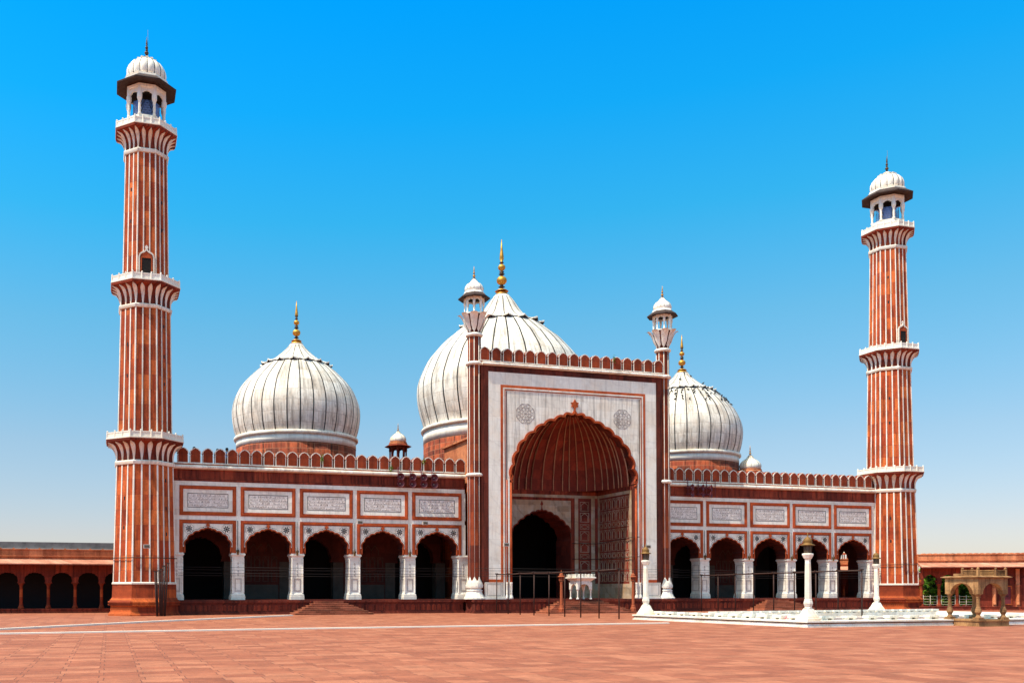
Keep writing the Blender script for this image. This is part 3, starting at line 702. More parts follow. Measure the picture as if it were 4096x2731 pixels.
for e in E1 + E2:
    if pp is None: pp = H('pillar', pm, 'marble', hall, (e, 0, 0)); pi_ = H('inlay_line', il, 'inlay_soft', pp, (e, 0, 0))
    else: inst(pp, hall, (e, 0, 0), 0, True)

# --- merlons
def merlon_mb(w, h, d=0.5):
    c = cusped([(w / 2, h * 0.60), (w / 2 * 0.98, h * 0.70), (w / 2 * 0.72, h * 0.84), (w / 2 * 0.36, h * 0.93), (0, h)], 0.22, 4)
    full = half_to_full([(w / 2, 0), (w / 2, h * 0.50), (w / 2 * 0.90, h * 0.56)] + c)
    inn = half_to_full([(w / 2 - 0.055, 0.05), (w / 2 - 0.055, h * 0.50), (w / 2 * 0.90 - 0.055, h * 0.56)] + [(max(x - 0.055 * min(1, x / 0.12), 0), z - 0.045) for x, z in c])
    mb = MB(); mb.prism(full, 0.06, d, 1); mb.prism(full, 0.0, 0.06, 0); mb.prism(inn, -0.02, 0.01, 1)
    return mb
mer = None
mm1 = merlon_mb(0.775, 1.13)
for xs in ([2.66 + 0.8895 * i for i in range(25)], [W - 2.66 - 0.8895 * i for i in range(25)]):
    for x in xs:
        if mer is None: mer = H('merlon', mm1, ['marble_trim', 'red'], hall, (x, -0.02, 10.935))
        else:
            o = mer.copy(); C.objects.link(o); o.parent = None; place(o, hall, (x, -0.02, 10.935), 0, True)
mm2 = merlon_mb(0.80, 1.09); mer2 = None
for i in range(17):
    x = 25.36 + 0.955 * i
    if mer2 is None: mer2 = H('merlon', mm2, ['marble_trim', 'red'], hall, (x, YP - 0.03, 19.44))
    else:
        o = mer2.copy(); C.objects.link(o); o.parent = None; place(o, hall, (x, YP - 0.03, 19.44), 0, True)

# --- portal
PC = [(5.36, 10.36), (5.20, 11.5), (4.86, 12.52), (4.24, 13.42), (3.46, 14.06), (2.62, 14.66), (1.74, 15.04), (0.88, 15.38), (0.0, 15.86)]
PA = [(x + 33, z) for x, z in half_to_full(cusped(PC, 0.20, 7))]
portal = empty('portal', (33, 0, 0), 0, hall); portal.location = (0, 0, 0); portal['_w'] = (33, 0, 0)
def P_(name, mb, mats): return put(name, mb, mats, portal, (33, 0, 0), 0, True)
def shift(mb, dx, dy=0, dz=0):
    mb.v = [(a + dx, b + dy, c + dz) for a, b, c in mb.v]; return mb
def PP(name, mb, mats): return P_(name, shift(mb, -33), mats)
mb = MB()      # front wall: solid piers, arch head
mb.box(25.05, 27.60, YP, -0.35, PZ, 10.3); mb.box(38.40, 40.95, YP, -0.35, PZ, 10.3)
arched_plate(mb, 25.05, 40.95, 10.3, 19.07, [(PA[0][0], 10.3)] + PA + [(PA[-1][0], 10.3)], YP, -0.95)
PP('front_wall', mb, 'red_sooty')
mb = MB()
Rim = offset(PA, 0.16)
arched_plate(mb, 27.20, 38.80, 10.3, 17.32, [(Rim[0][0], 10.3)] + Rim + [(Rim[-1][0], 10.3)], YP - 0.02, YP + 0.02)
PP('marble_spandrel', mb, 'marble_wall')
mb = MB()
mb.box(25.63, 26.64, YP - 0.03, YP, 2.59, 18.62); mb.box(39.36, 40.37, YP - 0.03, YP, 2.59, 18.62); mb.box(26.64, 39.36, YP - 0.03, YP, 17.65, 18.62)
PP('marble_band', mb, 'marble_band')
mb = MB()
mb.frame(26.64, 39.36, 2.36, 17.65, 0.20, YP - 0.05, YP, bottom=False); mb.frame(26.98, 39.02, 2.36, 17.31, 0.06, YP - 0.06, YP, 0, bottom=False)
mb.box(25.63, 26.64, YP - 0.045, YP, 2.36, 2.59); mb.box(39.36, 40.37, YP - 0.045, YP, 2.36, 2.59)
mb.ring([(0.07, 2.36), (0.065, 10.3)], 10, c=(27.16, YP - 0.0), smooth=True); mb.ring([(0.07, 2.36), (0.065, 10.3)], 10, c=(38.84, YP - 0.0), smooth=True)
mb.ring([(0.10, 2.36), (0.095, 10.1)], 10, c=(27.50, YP + 0.0), smooth=True); mb.ring([(0.10, 2.36), (0.095, 10.1)], 10, c=(38.50, YP + 0.0), smooth=True)
PP('red_moulding', mb, 'red_trim')
mb = MB(); mb.box(25.25, 25.63, YP - 0.04, YP, 2.36, 18.62); mb.box(40.37, 40.75, YP - 0.04, YP, 2.36, 18.62); mb.box(25.25, 40.75, YP - 0.04, YP, 18.62, 19.0)
PP('dark_border', mb, 'red_sooty')
mb = MB()
mb.frame(26.85, 39.15, PZ, 17.44, 0.11, YP - 0.07, YP, bottom=False); mb.frame(27.06, 38.94, PZ, 17.23, 0.05, YP - 0.04, YP, bottom=False)
mb.box(27.24, 27.38, YP - 0.05, YP, PZ, 10.3); mb.box(38.62, 38.76, YP - 0.05, YP, PZ, 10.3)
PP('white_fillet', mb, 'rib')
mb = MB(); mb.strip(offset(PA, 0.08), 0.16, (YP - 0.10, YP + 0.1), 0); mb.strip(offset(PA, 0.03), 0.08, (YP - 0.14, YP - 0.10), 0)
for s_ in (-1, 1):     # scrolls at the springing
    X = 33 + s_ * 5.52; mb.strip([(X - s_ * 0.16, 10.1), (X - s_ * 0.02, 10.25), (X + s_ * 0.05, 10.5), (X - s_ * 0.08, 10.7), (X - s_ * 0.14, 10.5)], 0.10, (YP - 0.14, YP + 0.05))
PP('arch_moulding', mb, 'red_trim')
mb = MB(); f = [(33.0 + a * 1.0, b) for a, b in [(-0.05, 15.9), (0.05, 15.9), (0.06, 16.15), (0.13, 16.2), (0.12, 16.28), (0.30, 16.26), (0.23, 16.42), (0.34, 16.58), (0.20, 16.60), (0.10, 16.66), (0, 16.86), (-0.10, 16.66), (-0.20, 16.60), (-0.34, 16.58), (-0.23, 16.42), (-0.30, 16.26), (-0.12, 16.28), (-0.13, 16.2), (-0.06, 16.15)]]
mb.prism(f, YP - 0.13, YP - 0.02); PP('flower_finial', mb, 'red_trim')
for X in (28.74, 37.26):
    mb = MB(); rosette(mb, X, 15.50, 0.80, YP - 0.021, True); PP('rosette', mb, ['marble', 'inlay_soft'])
for a, b in ((25.30, 26.82), (39.18, 40.70)):
    mb = MB()
    mb.box(a, b, YP - 0.05, YP, 1.20, 2.36, 0); mb.frame(a + 0.18, b - 0.18, 1.34, 2.20, 0.022, YP - 0.055, YP - 0.04, 1); mb.frame(a + 0.05, b - 0.05, 1.24, 2.31, 0.015, YP - 0.055, YP - 0.04, 1)
    mb.box(a - 0.1 if a < 30 else a - 0.6, b + 0.6 if a < 30 else b + 0.1, YP - 0.12, YP, PZ + 0.002, 1.20, 0)
    PP('dado', mb, ['marble', 'black'])
for X in (27.16, 27.50, 38.84, 38.50):   # baluster feet of the colonnettes
    PP('baluster_foot', MB().ring([(0.16, PZ), (0.16, 1.18), (0.13, 1.30), (0.07, 1.48), (0.11, 1.56), (0.07, 1.64), (0.10, 1.80), (0.10, 2.30), (0.12, 2.36)], 12, c=(X, YP - 0.04), smooth=True), 'marble')
mb = MB(); Pq = [(0, 19.07), (-0.20, 19.11), (-0.25, 19.16), (-0.25, 19.23), (-0.19, 19.30), (-0.1, 19.31), (1.2, 19.31), (1.2, 19.07)]
n = len(Pq); mb.add([(25.1, YP + a, b) for a, b in Pq] + [(40.9, YP + a, b) for a, b in Pq], [(i, (i + 1) % n, (i + 1) % n + n, i + n) for i in range(n)] + [list(range(n - 1, -1, -1)), list(range(n, 2 * n))])
PP('cornice', mb, 'marble_trim')
mb = MB(); mb.box(24.9, 41.1, YP - 0.06, YP + 1.2, 19.31, 19.38, 0); mb.box(24.9, 41.1, YP - 0.09, YP + 1.1, 19.38, 19.44, 1)
PP('parapet_ledge', mb, ['red', 'marble_trim'])
# portal block behind the front (side walls and roof)
mb = MB(); mb.box(25.05, 27.55, -0.35, 8.0, PZ, 10.3); mb.box(38.45, 40.95, -0.35, 8.0, PZ, 10.3)
mb.box(27.0, 27.4, -0.93, 4.9, 13.9, 16.2); mb.box(38.6, 39.0, -0.93, 4.9, 13.9, 16.2); mb.box(27.4, 38.6, 4.6, 4.9, 13.9, 16.2); mb.box(27.0, 39.0, -0.93, 4.9, 16.2, 16.4)
mb.box(27.3, 38.7, 4.6, 6.3, 10.31, 13.7)
PP('portal_block', mb, 'red')
# niche: vault
def vault():
    zb, za = 10.22, 15.95; y0, y1 = -1.0, 4.05; xh = 5.36
    ax = (33.0, y0 - 0.15)
    base = []
    n = 60
    for i in range(n + 1):
        a = pi * i / n            # superellipse from right front round the back to left front
        ca, sa = cos(a), sin(a); e = 0.55
        base.append((33 + xh * math.copysign(abs(ca) ** e, ca), y0 + (y1 - y0) * abs(sa) ** e))
    mb = MB(); K = 18; v = []
    def pt(i, k, off=0.0):
        t = k / K * pi / 2; bx, by = base[i]
        w_ = cos(t) ** 0.80; h = sin(t) ** 1.0
        return (ax[0] + (bx - ax[0]) * w_ * (1 - off), ax[1] + (by - ax[1]) * w_ * (1 - off * 1.2), zb + (za - zb) * h * (1 - off * 0.15))
    for k in range(K + 1):
        for i in range(n + 1): v.append(pt(i, k))
    mb.add(v, [(k * (n + 1) + i, k * (n + 1) + i + 1, (k + 1) * (n + 1) + i + 1, (k + 1) * (n + 1) + i) for k in range(K) for i in range(n)], 0, True)
    rb = MB()
    # even spacing along the base
    L = [0]
    for i in range(n): L.append(L[-1] + math.dist(base[i], base[i + 1]))
    NR = 26
    for j in range(NR + 1):
        s_ = L[-1] * j / NR; i = min(next((q for q in range(n + 1) if L[q] >= s_), n), n)
        P = [pt(i, k, 0.02) for k in range(0, K)]
        rb.tube(P, [0.06] * (K // 2) + [0.06 - 0.035 * q / (K / 2) for q in range(K - K // 2)], 5)
    return mb, rb, base
vm, rbm, vbase = vault()
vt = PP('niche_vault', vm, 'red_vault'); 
rr_ = put('vault_rib', shift(rbm, -33), flat('vault_rib_stone', (0.42, 0.22, 0.13), 0.8, nz=0.5), vt, (33, 0, 0), 0, True)
YB = 4.05
def cusp_window(mb, cx, z0, z1, hw, y, w=0.035):
    # rectangle outline with a cusped arch outline inside
    mb.frame(cx - hw, cx + hw, z0, z1, w, y - 0.012, y)
    h = z1 - z0; a = hw * 0.72
    pts = [(cx - a, z0 + h * 0.10), (cx - a, z0 + h * 0.52), (cx - a * 1.12, z0 + h * 0.58), (cx - a * 0.92, z0 + h * 0.68), (cx - a * 0.5, z0 + h * 0.80), (cx, z0 + h * 0.93),
           (cx + a * 0.5, z0 + h * 0.80), (cx + a * 0.92, z0 + h * 0.68), (cx + a * 1.12, z0 + h * 0.58), (cx + a, z0 + h * 0.52), (cx + a, z0 + h * 0.10)]
    mb.strip(pts, w, (y - 0.011, y))
def cusp_medallion(mb, cx, z0, z1, hw, y, w=0.03):
    mb.frame(cx - hw, cx + hw, z0, z1, w, y - 0.012, y); h = (z1 - z0) / 2; c = (z0 + z1) / 2
    pts = [(cx + hw * 0.72 * cos(a) * (1 + 0.12 * cos(4 * a)), c + h * 0.66 * sin(a) * (1 + 0.12 * cos(4 * a))) for a in [2 * pi * k / 16 for k in range(17)]]
    mb.strip(pts, w, (y - 0.011, y))
IC = [(2.73, 6.0), (2.66, 6.75), (2.20, 7.32), (1.66, 7.76), (1.10, 8.10), (0.50, 8.34), (0.0, 8.62)]
IA = [(x + 33, z) for x, z in half_to_full(cusped(IC, 0.2, 5))]
mb = MB()
mb.box(27.6, 30.27, YB, YB + 2.7, PZ, 6.0); mb.box(35.73, 38.4, YB, YB + 2.7, PZ, 6.0)
arched_plate(mb, 27.6, 38.4, 6.0, 10.25, IA, YB, YB + 2.7)
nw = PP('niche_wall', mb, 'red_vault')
def N_(name, mb, mats): return put(name, shift(mb, -33), mats, nw, (33, 0, 0), 0, True)
mb = MB()
arched_plate(mb, 30.25, 35.75, 6.0, 9.42, offset(IA, 0.10), YB - 0.03, YB)
mb.box(27.6, 38.3, YB - 0.03, YB, 9.66, 9.90)
for a, b in ((36.12, 36.45), (37.70, 38.05), (27.95, 28.30), (29.55, 29.88)): mb.box(a, b, YB - 0.03, YB, 2.3, 9.66)
for a, b in ((35.78, 38.35), (27.65, 30.2)):
    mb.box(a, b, YB - 0.05, YB, PZ, 2.3); 
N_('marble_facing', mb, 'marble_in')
mb = MB(); mb.strip(offset(IA, 0.05), 0.10, (YB - 0.06, YB + 0.02)); mb.prism([(32.95, 8.62), (33.05, 8.62), (33.03, 8.95), (33.14, 9.05), (33.0, 9.38), (32.86, 9.05), (32.97, 8.95)], YB - 0.06, YB)
mb.frame(30.0, 36.0, 2.3, 9.66, 0.24, YB - 0.05, YB, bottom=False); mb.box(27.6, 38.3, YB - 0.06, YB, 9.90, 10.22)
N_('arch_moulding', mb, 'red_dark')
mb = MB()
for cx in (37.07, 28.93):
    for z0, z1, k in ((8.56, 9.35, 0), (7.61, 8.42, 0), (6.99, 7.43, 1), (6.0, 6.82, 0), (5.01, 5.83, 0), (4.39, 4.84, 1), (3.42, 4.24, 0), (2.45, 3.26, 0)):
        (cusp_medallion if k else cusp_window)(mb, cx, z0, z1, 0.43, YB - 0.001)
for a, b in ((36.05, 38.1), (28.0, 29.9)): mb.frame(a, b, 1.3, 2.12, 0.02, YB - 0.056, YB - 0.04)
N_('white_inlay', mb, 'marble_in')
# right and left inner walls with the grid of inlaid windows
for sgn, X in ((1, 38.38), (-1, 27.62)):
    mb = MB(); y0, y1 = -0.95, YB
    mb.box(-5.0 + (0 if sgn > 0 else 0), 0.35, 0.0, 0.07, PZ, 10.25)   # local x runs along the wall, local -y faces into the niche
    o = put('side_wall', mb, 'red_vault', portal)
    # local frame: x from back (-5) to front (0.35)
    if sgn > 0: o.location = (X - 33, -0.95, 0); o.rotation_euler = (0, 0, -pi / 2)
    else: o.location = (X - 33, -0.95, 0); o.rotation_euler = (0, 0, pi / 2)
    # for the right wall local +x -> world -y ; local -y -> world -x
    s_ = 1 if sgn > 0 else -1
    m2 = MB()
    xs_ = [(-0.33 - 0.69 * k) * s_ + (0.0 if s_ > 0 else 0) for k in range(7)]
    for cx in xs_:
        for z0, z1, k in ((8.58, 9.48, 0), (7.58, 8.46, 0), (7.02, 7.48, 1), (6.03, 6.88, 0), (5.06, 5.88, 0), (4.40, 4.92, 1), (3.43, 4.28, 0), (2.48, 3.27, 0)):
            (cusp_medallion if k else cusp_window)(m2, cx, z0, z1, 0.26, -0.001, 0.032)
    c = put('white_inlay', m2, 'marble_in', o)
    m2 = MB()
    a, b = (-5.0, 0.35) if s_ > 0 else (-0.35, 5.0)
    m2.box(a, b, -0.05, 0.0, PZ, 2.28); m2.box(a, b, -0.03, 0.0, 9.64, 9.9)
    fx = (0.02, 0.35) if s_ > 0 else (-0.35, -0.02); m2.box(fx[0], fx[1], -0.03, 0.0, 2.28, 9.64)
    bx_ = (-5.0, -4.78) if s_ > 0 else (4.78, 5.0); m2.box(bx_[0], bx_[1], -0.03, 0.0, 2.28, 9.64)
    put('marble_facing', m2, 'marble_in', o)
    m2 = MB(); m2.box(a, b, -0.06, 0.0, 9.9, 10.22); put('red_band', m2, 'red_dark', o)
    if s_ < 0:
        o.data.transform(__import__('mathutils').Matrix.Translation((4.65, 0, 0)))

# --- corner turrets of the portal
def turret(x):
    t = empty('corner_turret', (x, -1.3, 0)); t.parent = hall; place(t, hall, (x, -1.3, 0), 0, True)
    def T(n_, mb, mats, par=None): return put(n_, mb, mats, par or t)
    mb = MB()
    mb.ring([(0.86, PZ + 0.002), (0.86, 1.16), (0.80, 1.20), (0.74, 1.32), (0.66, 1.50), (0.62, 1.66), (0.66, 1.70), (0.66, 1.76), (0.58, 1.80), (0.58, 1.88), (0.66, 1.95), (0.69, 2.08), (0.66, 2.24), (0.56, 2.42), (0.50, 2.5)], 16, smooth=False)
    for k in range(8):
        a = 2 * pi * (k + 0.5) / 8; d = Vector((cos(a), sin(a))); e = Vector((-d.y, d.x)); v = []
        for z, r, w in ((1.95, 0.69, 0.25), (2.15, 0.70, 0.26), (2.35, 0.64, 0.22), (2.55, 0.58, 0.13), (2.80, 0.545, 0.02)):
            v += [tuple(d * (r - 0.06) - e * w) + (z,), tuple(d * r) + (z,), tuple(d * (r - 0.06) + e * w) + (z,)]
        mb.add(v, [(i * 3 + j, i * 3 + j + 1, i * 3 + j + 4, i * 3 + j + 3) for i in range(4) for j in range(2)], 0, True)
    T('base', mb, 'marble')
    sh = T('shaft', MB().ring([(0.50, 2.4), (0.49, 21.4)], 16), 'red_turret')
    mb = MB()
    for k in range(8):
        a = 2 * pi * (k + 0.5) / 8; mb.tube([(0.515 * cos(a), 0.515 * sin(a), 2.7), (0.505 * cos(a), 0.505 * sin(a), 21.35)], 0.026, 6)
    T('marble_rib', mb, 'rib', sh)
    for z in (10.47, 19.07, 21.28):
        T('ring_moulding', MB().ring([(0.51, z), (0.62, z + 0.03), (0.67, z + 0.10), (0.67, z + 0.18), (0.60, z + 0.26), (0.50, z + 0.28)], 24, smooth=True), 'marble_trim', sh)
    mb = MB().ring([(0.46, 21.5), (0.48, 21.9), (0.64, 22.2), (0.72, 22.6), (0.80, 23.02)], 16)
    cp_ = T('lotus_capital', mb, 'interior')  # dark body puts the shade between the petals into the colour
    mb = MB()
    for k in range(8):
        a = 2 * pi * (k + 0.0) / 8 + pi / 8; d = Vector((cos(a), sin(a))); e = Vector((-d.y, d.x)); v = []
        prof = [(21.62, 0.48, 0.02), (21.85, 0.55, 0.14), (22.1, 0.70, 0.21), (22.4, 0.80, 0.25), (22.7, 0.92, 0.29), (22.9, 1.06, 0.32), (23.0, 1.20, 0.24), (22.98, 1.28, 0.08)]
        for z, r, w in prof:
            v += [tuple(d * (r - 0.08) - e * w) + (z,), tuple(d * (r) - e * w * 0.5) + (z,), tuple(d * (r + 0.02)) + (z,), tuple(d * r + e * w * 0.5) + (z,), tuple(d * (r - 0.08) + e * w) + (z,)]
        mb.add(v, [(i * 5 + j, i * 5 + j + 1, i * 5 + j + 6, i * 5 + j + 5) for i in range(len(prof) - 1) for j in range(4)], 0, True)
    T('petal', mb, 'marble_trim', cp_)
    kk = empty('kiosk', (0, 0, 0), 0, t)
    T('kiosk_floor', MB().ring([(0.82, 22.96), (0.86, 23.0), (0.86, 23.08), (0.78, 23.10)], 8), 'marble_trim', kk)
    mb = MB()
    for k in range(8):
        c = face_pt(0.72, k, 0)
        mb.ring([(0.085, 23.08), (0.085, 23.16), (0.058, 23.2), (0.055, 23.68), (0.075, 23.72), (0.10, 23.86), (0.10, 23.95), (0.08, 24.0), (0.08, 24.30)], 8, c=(c.x, c.y))
    T('column', mb, 'marble_rail', kk)
    hp = cusped([(0.19, 23.80), (0.19, 23.95), (0.11, 24.06), (0, 24.15)], 0.3, 3)
    mb = MB()
    for k in range(8):
        a = pi / 8 + pi / 4 * (k + 0.5) + pi / 2; q = MB(); arched_plate(q, -0.255, 0.255, 23.80, 24.32, half_to_full(hp), -0.03, 0.03)
        c = face_pt(0.72, k, 0.5); mb.add([(c.x + x_ * cos(a) - y_ * sin(a), c.y + x_ * sin(a) + y_ * cos(a), z_) for x_, y_, z_ in q.v], q.f)
    T('arch', mb, 'marble_rail', kk)
    T('ceiling', MB().ring([(0.66, 24.2), (0.66, 24.29)], 8), 'void', kk)  # black disc paints the shade under the kiosk roof
    T('eave', MB().ring([(0.74, 24.30), (1.24, 24.24), (1.25, 24.30), (0.86, 24.60), (0.7, 24.6)], 8), 'soffit', kk)
    T('cornice', MB().ring([(0.84, 24.57), (0.86, 24.64), (0.78, 24.70), (0.76, 24.80), (0.70, 24.82)], 8), 'marble_rail', kk)
    dp = [(0.66, 24.80), (0.72, 24.92), (0.73, 25.05), (0.68, 25.22), (0.56, 25.38), (0.42, 25.49), (0.33, 25.56), (0.22, 25.70), (0.12, 25.82), (0.06, 25.88)]
    T('cupola', MB().ring(dp, 40, smooth=True), 'marble_rail', kk)
    mb = MB()
    for k in range(8):
        a = 2 * pi * k / 8 + pi / 8; mb.tube([((r + 0.0) * cos(a), r * sin(a), z_) for r, z_ in dp[1:]], 0.016, 4)
    T('inlay_line', mb, 'black', kk)
    T('finial', finial_mb(25.86, 0.98, 0.115), ['gold', 'bronze'], kk)
turret(24.66); turret(W - 24.66)

# --- domes
def dome(x, y, k_, prof, zdr, rdr, zbnd, ztor, rtor, nl, fin, crown, name='dome'):
    t = empty(name, (x, y, 0)); t.parent = hall; place(t, hall, (x, y, 0), 0, True)
    put('drum', MB().ring([(rdr, 10.6), (rdr, zbnd)], 96, smooth=True), 'red_drum', t)
    put('drum_band', MB().ring([(rdr + 0.02, zbnd - 0.02), (rdr + 0.02, ztor)], 96, smooth=True), 'marble_band', t)
    put('ring_moulding', MB().ring([(rdr, ztor - 0.02), (rtor - 0.06, ztor), (rtor, ztor + 0.08), (rtor, ztor + 0.22), (rtor - 0.06, ztor + 0.30), (rdr - 0.1, ztor + 0.33)], 96, smooth=True), 'marble_trim', t)
    put('onion_shell', MB().ring(prof, 128, smooth=True), 'marble_dome', t)
    mb = MB()
    ic = next(i for i, p in enumerate(prof) if p[1] >= crown[1])
    for k in range(nl):
        a = 2 * pi * (k + 0.3) / nl; d = Vector((cos(a), sin(a))); e = Vector((-d.y, d.x)); v = []
        for i, (r, z) in enumerate(prof):
            if z > prof[-1][1] - 0.25 or (k % 2 and i > ic): break
            w = k_ * (0.058 if i < ic else 0.045) * (1 if i < ic - 2 else 0.75)
            rr = r + 0.012
            v += [tuple(d * rr - e * w) + (z,), tuple(d * rr + e * w) + (z,)]
        mb.add(v, [(i * 2, i * 2 + 1, i * 2 + 3, i * 2 + 2) for i in range(len(v) // 2 - 1)], 0)
    put('inlay_line', mb, 'black', t)
    mb = MB(); rc, zc = crown     # collar of drooping petals
    mb.ring([(rc + 0.03, zc - 0.12), (rc + 0.12, zc - 0.02), (rc - 0.1, zc + 0.10)], 96, smooth=True, mi=1)  # dark ring and petal undersides paint the shade below the collar
    for k in range(16):
        a = 2 * pi * (k + 0.3) / 16; d = Vector((cos(a), sin(a))); e = Vector((-d.y, d.x)); w = rc * 2 * pi / 16 * 0.36; v = []
        pr = ((rc - 0.30, zc + 0.22, 0.8), (rc + 0.05, zc + 0.13, 1.0), (rc + 0.28 * k_, zc + 0.12, 0.85), (rc + 0.44 * k_, zc + 0.17, 0.25))
        for r, z, q in pr: v += [tuple(d * (r - 0.05) - e * w * q) + (z - 0.06,), tuple(d * r) + (z + 0.03,), tuple(d * (r - 0.05) + e * w * q) + (z - 0.06,)]
        mb.add(v, [(i * 3 + j, i * 3 + j + 1, i * 3 + j + 4, i * 3 + j + 3) for i in range(3) for j in range(2)], 0, True)
        v2 = [(p[0], p[1], p[2] - 0.12) for p in v]
        mb.add(v2, [(i * 3 + j, i * 3 + j + 3, i * 3 + j + 4, i * 3 + j + 1) for i in range(3) for j in range(2)], 1)
        mb.add([v[9], v[10], v[11], v2[11], v2[10], v2[9]], [(0, 5, 4, 1), (1, 4, 3, 2)], 0)
        mb.add([v[0], v[3], v[6], v[9], v2[9], v2[6], v2[3], v2[0]], [(0, 1, 6, 7), (1, 2, 5, 6), (2, 3, 4, 5)], 0)
        mb.add([v[2], v[5], v[8], v[11], v2[11], v2[8], v2[5], v2[2]], [(0, 7, 6, 1), (1, 6, 5, 2), (2, 5, 4, 3)], 0)
    put('petal_collar', mb, ['marble_trim', 'soffit'], t)
    z0 = prof[-1][1]
    put('gilt_cap', MB().ring([(prof[-1][0] + 0.06, z0 - 0.06), (prof[-1][0] * 0.85, z0 + 0.12 * k_), (prof[-1][0] * 0.5, z0 + 0.25 * k_), (0.16 * k_, z0 + 0.34 * k_)], 32, smooth=True), 'gold', t)
    put('finial', finial_mb(z0 + 0.28 * k_, fin[0] - z0 - 0.28 * k_, fin[1]), ['gold', 'bronze'], t)
    return t
def smoothprof(P, n=4):
    out = []
    for i in range(len(P) - 1):
        p0 = P[max(i - 1, 0)]; p1 = P[i]; p2 = P[i + 1]; p3 = P[min(i + 2, len(P) - 1)]
        for k in range(n):
            t = k / n
            out.append(tuple(0.5 * (2 * p1[j] + (p2[j] - p0[j]) * t + (2 * p0[j] - 5 * p1[j] + 4 * p2[j] - p3[j]) * t * t + (3 * p1[j] - p0[j] - 3 * p2[j] + p3[j]) * t ** 3) for j in (0, 1)))
    return out + [P[-1]]
SD = smoothprof([(5.20, 14.95), (5.28, 15.15), (5.45, 15.68), (5.58, 16.4), (5.63, 17.1), (5.56, 17.8), (5.34, 18.5), (4.92, 19.35), (4.30, 20.1), (3.5, 20.88), (2.82, 21.46), (2.30, 21.82), (1.82, 22.15), (1.20, 22.68), (0.80, 23.10), (0.53, 23.46)])
for x in (13.40, W - 13.40):
    dome(x, 12.35, 0.8, SD, 13.0, 5.25, 14.05, 14.70, 5.46, 32, (27.27, 0.355), (2.86, 21.44))
CD = smoothprof([(7.30, 16.72), (7.42, 17.2), (7.72, 18.2), (7.93, 19.2), (8.00, 20.1), (7.92, 20.9), (7.68, 21.65), (7.05, 23.0), (6.35, 23.9), (5.5, 24.85), (4.93, 25.32), (4.2, 25.95), (3.5, 26.5), (2.95, 26.82), (2.32, 27.28), (1.85, 27.80), (1.25, 28.7), (0.90, 29.15), (0.60, 29.50)])
dome(33, 12.2, 1.1, CD, 15.0, 7.38, 15.35, 16.42, 7.62, 32, (34.75, 0.49), (3.55, 26.46))
# stepped masonry beside the central drum
for a, b, c, d in ((25.05, 27.25, 24.85, 27.0), (38.75, 40.95, 39.0, 41.15)):
    mb = MB(); mb.box(a, b, -0.94, 6.4, 10.3, 13.75); mb.box(c, d, -0.6, 6.6, 13.75, 13.9); H('portal_shoulder', mb, 'orange')

# --- roof kiosks
def roof_kiosk(x, y, zf, sc):
    t = empty('roof_kiosk', (x, y, zf)); t.parent = hall; place(t, hall, (x, y, zf), 0, True); t.scale = (sc, sc, sc)
    z = 0.0
    for k in range(8):
        c = face_pt(1.05, k, 0)
        put('column', MB().ring([(0.12, z - 4.5), (0.12, z + 0.3), (0.10, z + 0.35), (0.10, z + 1.3), (0.16, z + 1.5), (0.12, z + 2.0)], 8), 'red_dark', t, (c.x, c.y, 0))
    hp = cusped([(0.30, z + 1.25), (0.30, z + 1.45), (0.16, z + 1.65), (0, z + 1.75)], 0.25, 3); mb = MB()
    for k in range(8):
        a = pi / 8 + pi / 4 * (k + 0.5) + pi / 2; q = MB(); arched_plate(q, -0.37, 0.37, z + 1.25, z + 2.05, half_to_full(hp), -0.05, 0.05)
        c = face_pt(1.05, k, 0.5); mb.add([(c.x + x_ * cos(a) - y_ * sin(a), c.y + x_ * sin(a) + y_ * cos(a), z_) for x_, y_, z_ in q.v], q.f)
    put('arch', mb, 'red_dark', t)
    put('eave', MB().ring([(1.10, z + 2.0), (1.75, z + 1.98), (1.76, z + 2.04), (1.25, z + 2.26), (1.0, z + 2.26)], 8), 'red', t)
    put('cornice', MB().ring([(1.22, z + 2.24), (1.25, z + 2.36), (1.16, z + 2.42), (1.16, z + 2.60), (1.08, z + 2.62)], 8), 'orange', t)
    dp = [(0.98, z + 2.60), (1.06, z + 2.78), (1.06, z + 3.0), (0.96, z + 3.24), (0.78, z + 3.46), (0.56, z + 3.62), (0.38, z + 3.72), (0.24, z + 3.92), (0.12, z + 4.08)]
    put('cupola', MB().ring(dp, 48, smooth=True), 'petal', t)
    mb = MB()
    for k in range(8):
        a = 2 * pi * k / 8 + 0.2; mb.tube([((r) * cos(a), r * sin(a), z_) for r, z_ in dp[1:]], 0.02, 4)
    put('inlay_line', mb, 'black', t)
    put('finial', finial_mb(z + 4.05, 1.05, 0.125), ['gold', 'bronze'], t)

roof_kiosk(22.06, 10.0, 13.0, 0.68); roof_kiosk(57.13, 8.0, 10.96, 0.93)

# --- hall interior and shell
mb = MB()
mb.box(1.9, 24.9, 1.25, 24, 10.3, 10.6); mb.box(41.1, 64.1, 1.25, 24, 10.3, 10.6); mb.box(24.9, 41.1, 8.0, 24, 10.3, 10.602)
mb.box(24.9, 27.3, -0.3, 8.0, 9.9, 10.29) if False else None
mb.box(1.5, 64.5, 24, 25, 0, 10.8)
mb.box(0.9, 1.9, 1.2, 24, 0, 10.8)
mb.box(64.1, 64.6, 6.0, 24, 0, 10.8); mb.box(64.1, 64.6, 1.3, 2.0, 0, 10.8); mb.box(64.1, 64.6, 2.0, 6.0, 5.7, 10.8)
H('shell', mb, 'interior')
q = MB(); arched_plate(q, -2.0, 2.0, PZ, 5.7, half_to_full([(0.72, PZ), (0.72, 4.2)] + cusped([(0.72, 4.3), (0.66, 4.8), (0.36, 5.2), (0, 5.55)], 0.2, 4)), 0, 0.5)
ea = H('end_arch', q, 'interior', hall, (64.6, 4.0, 0), pi / 2)
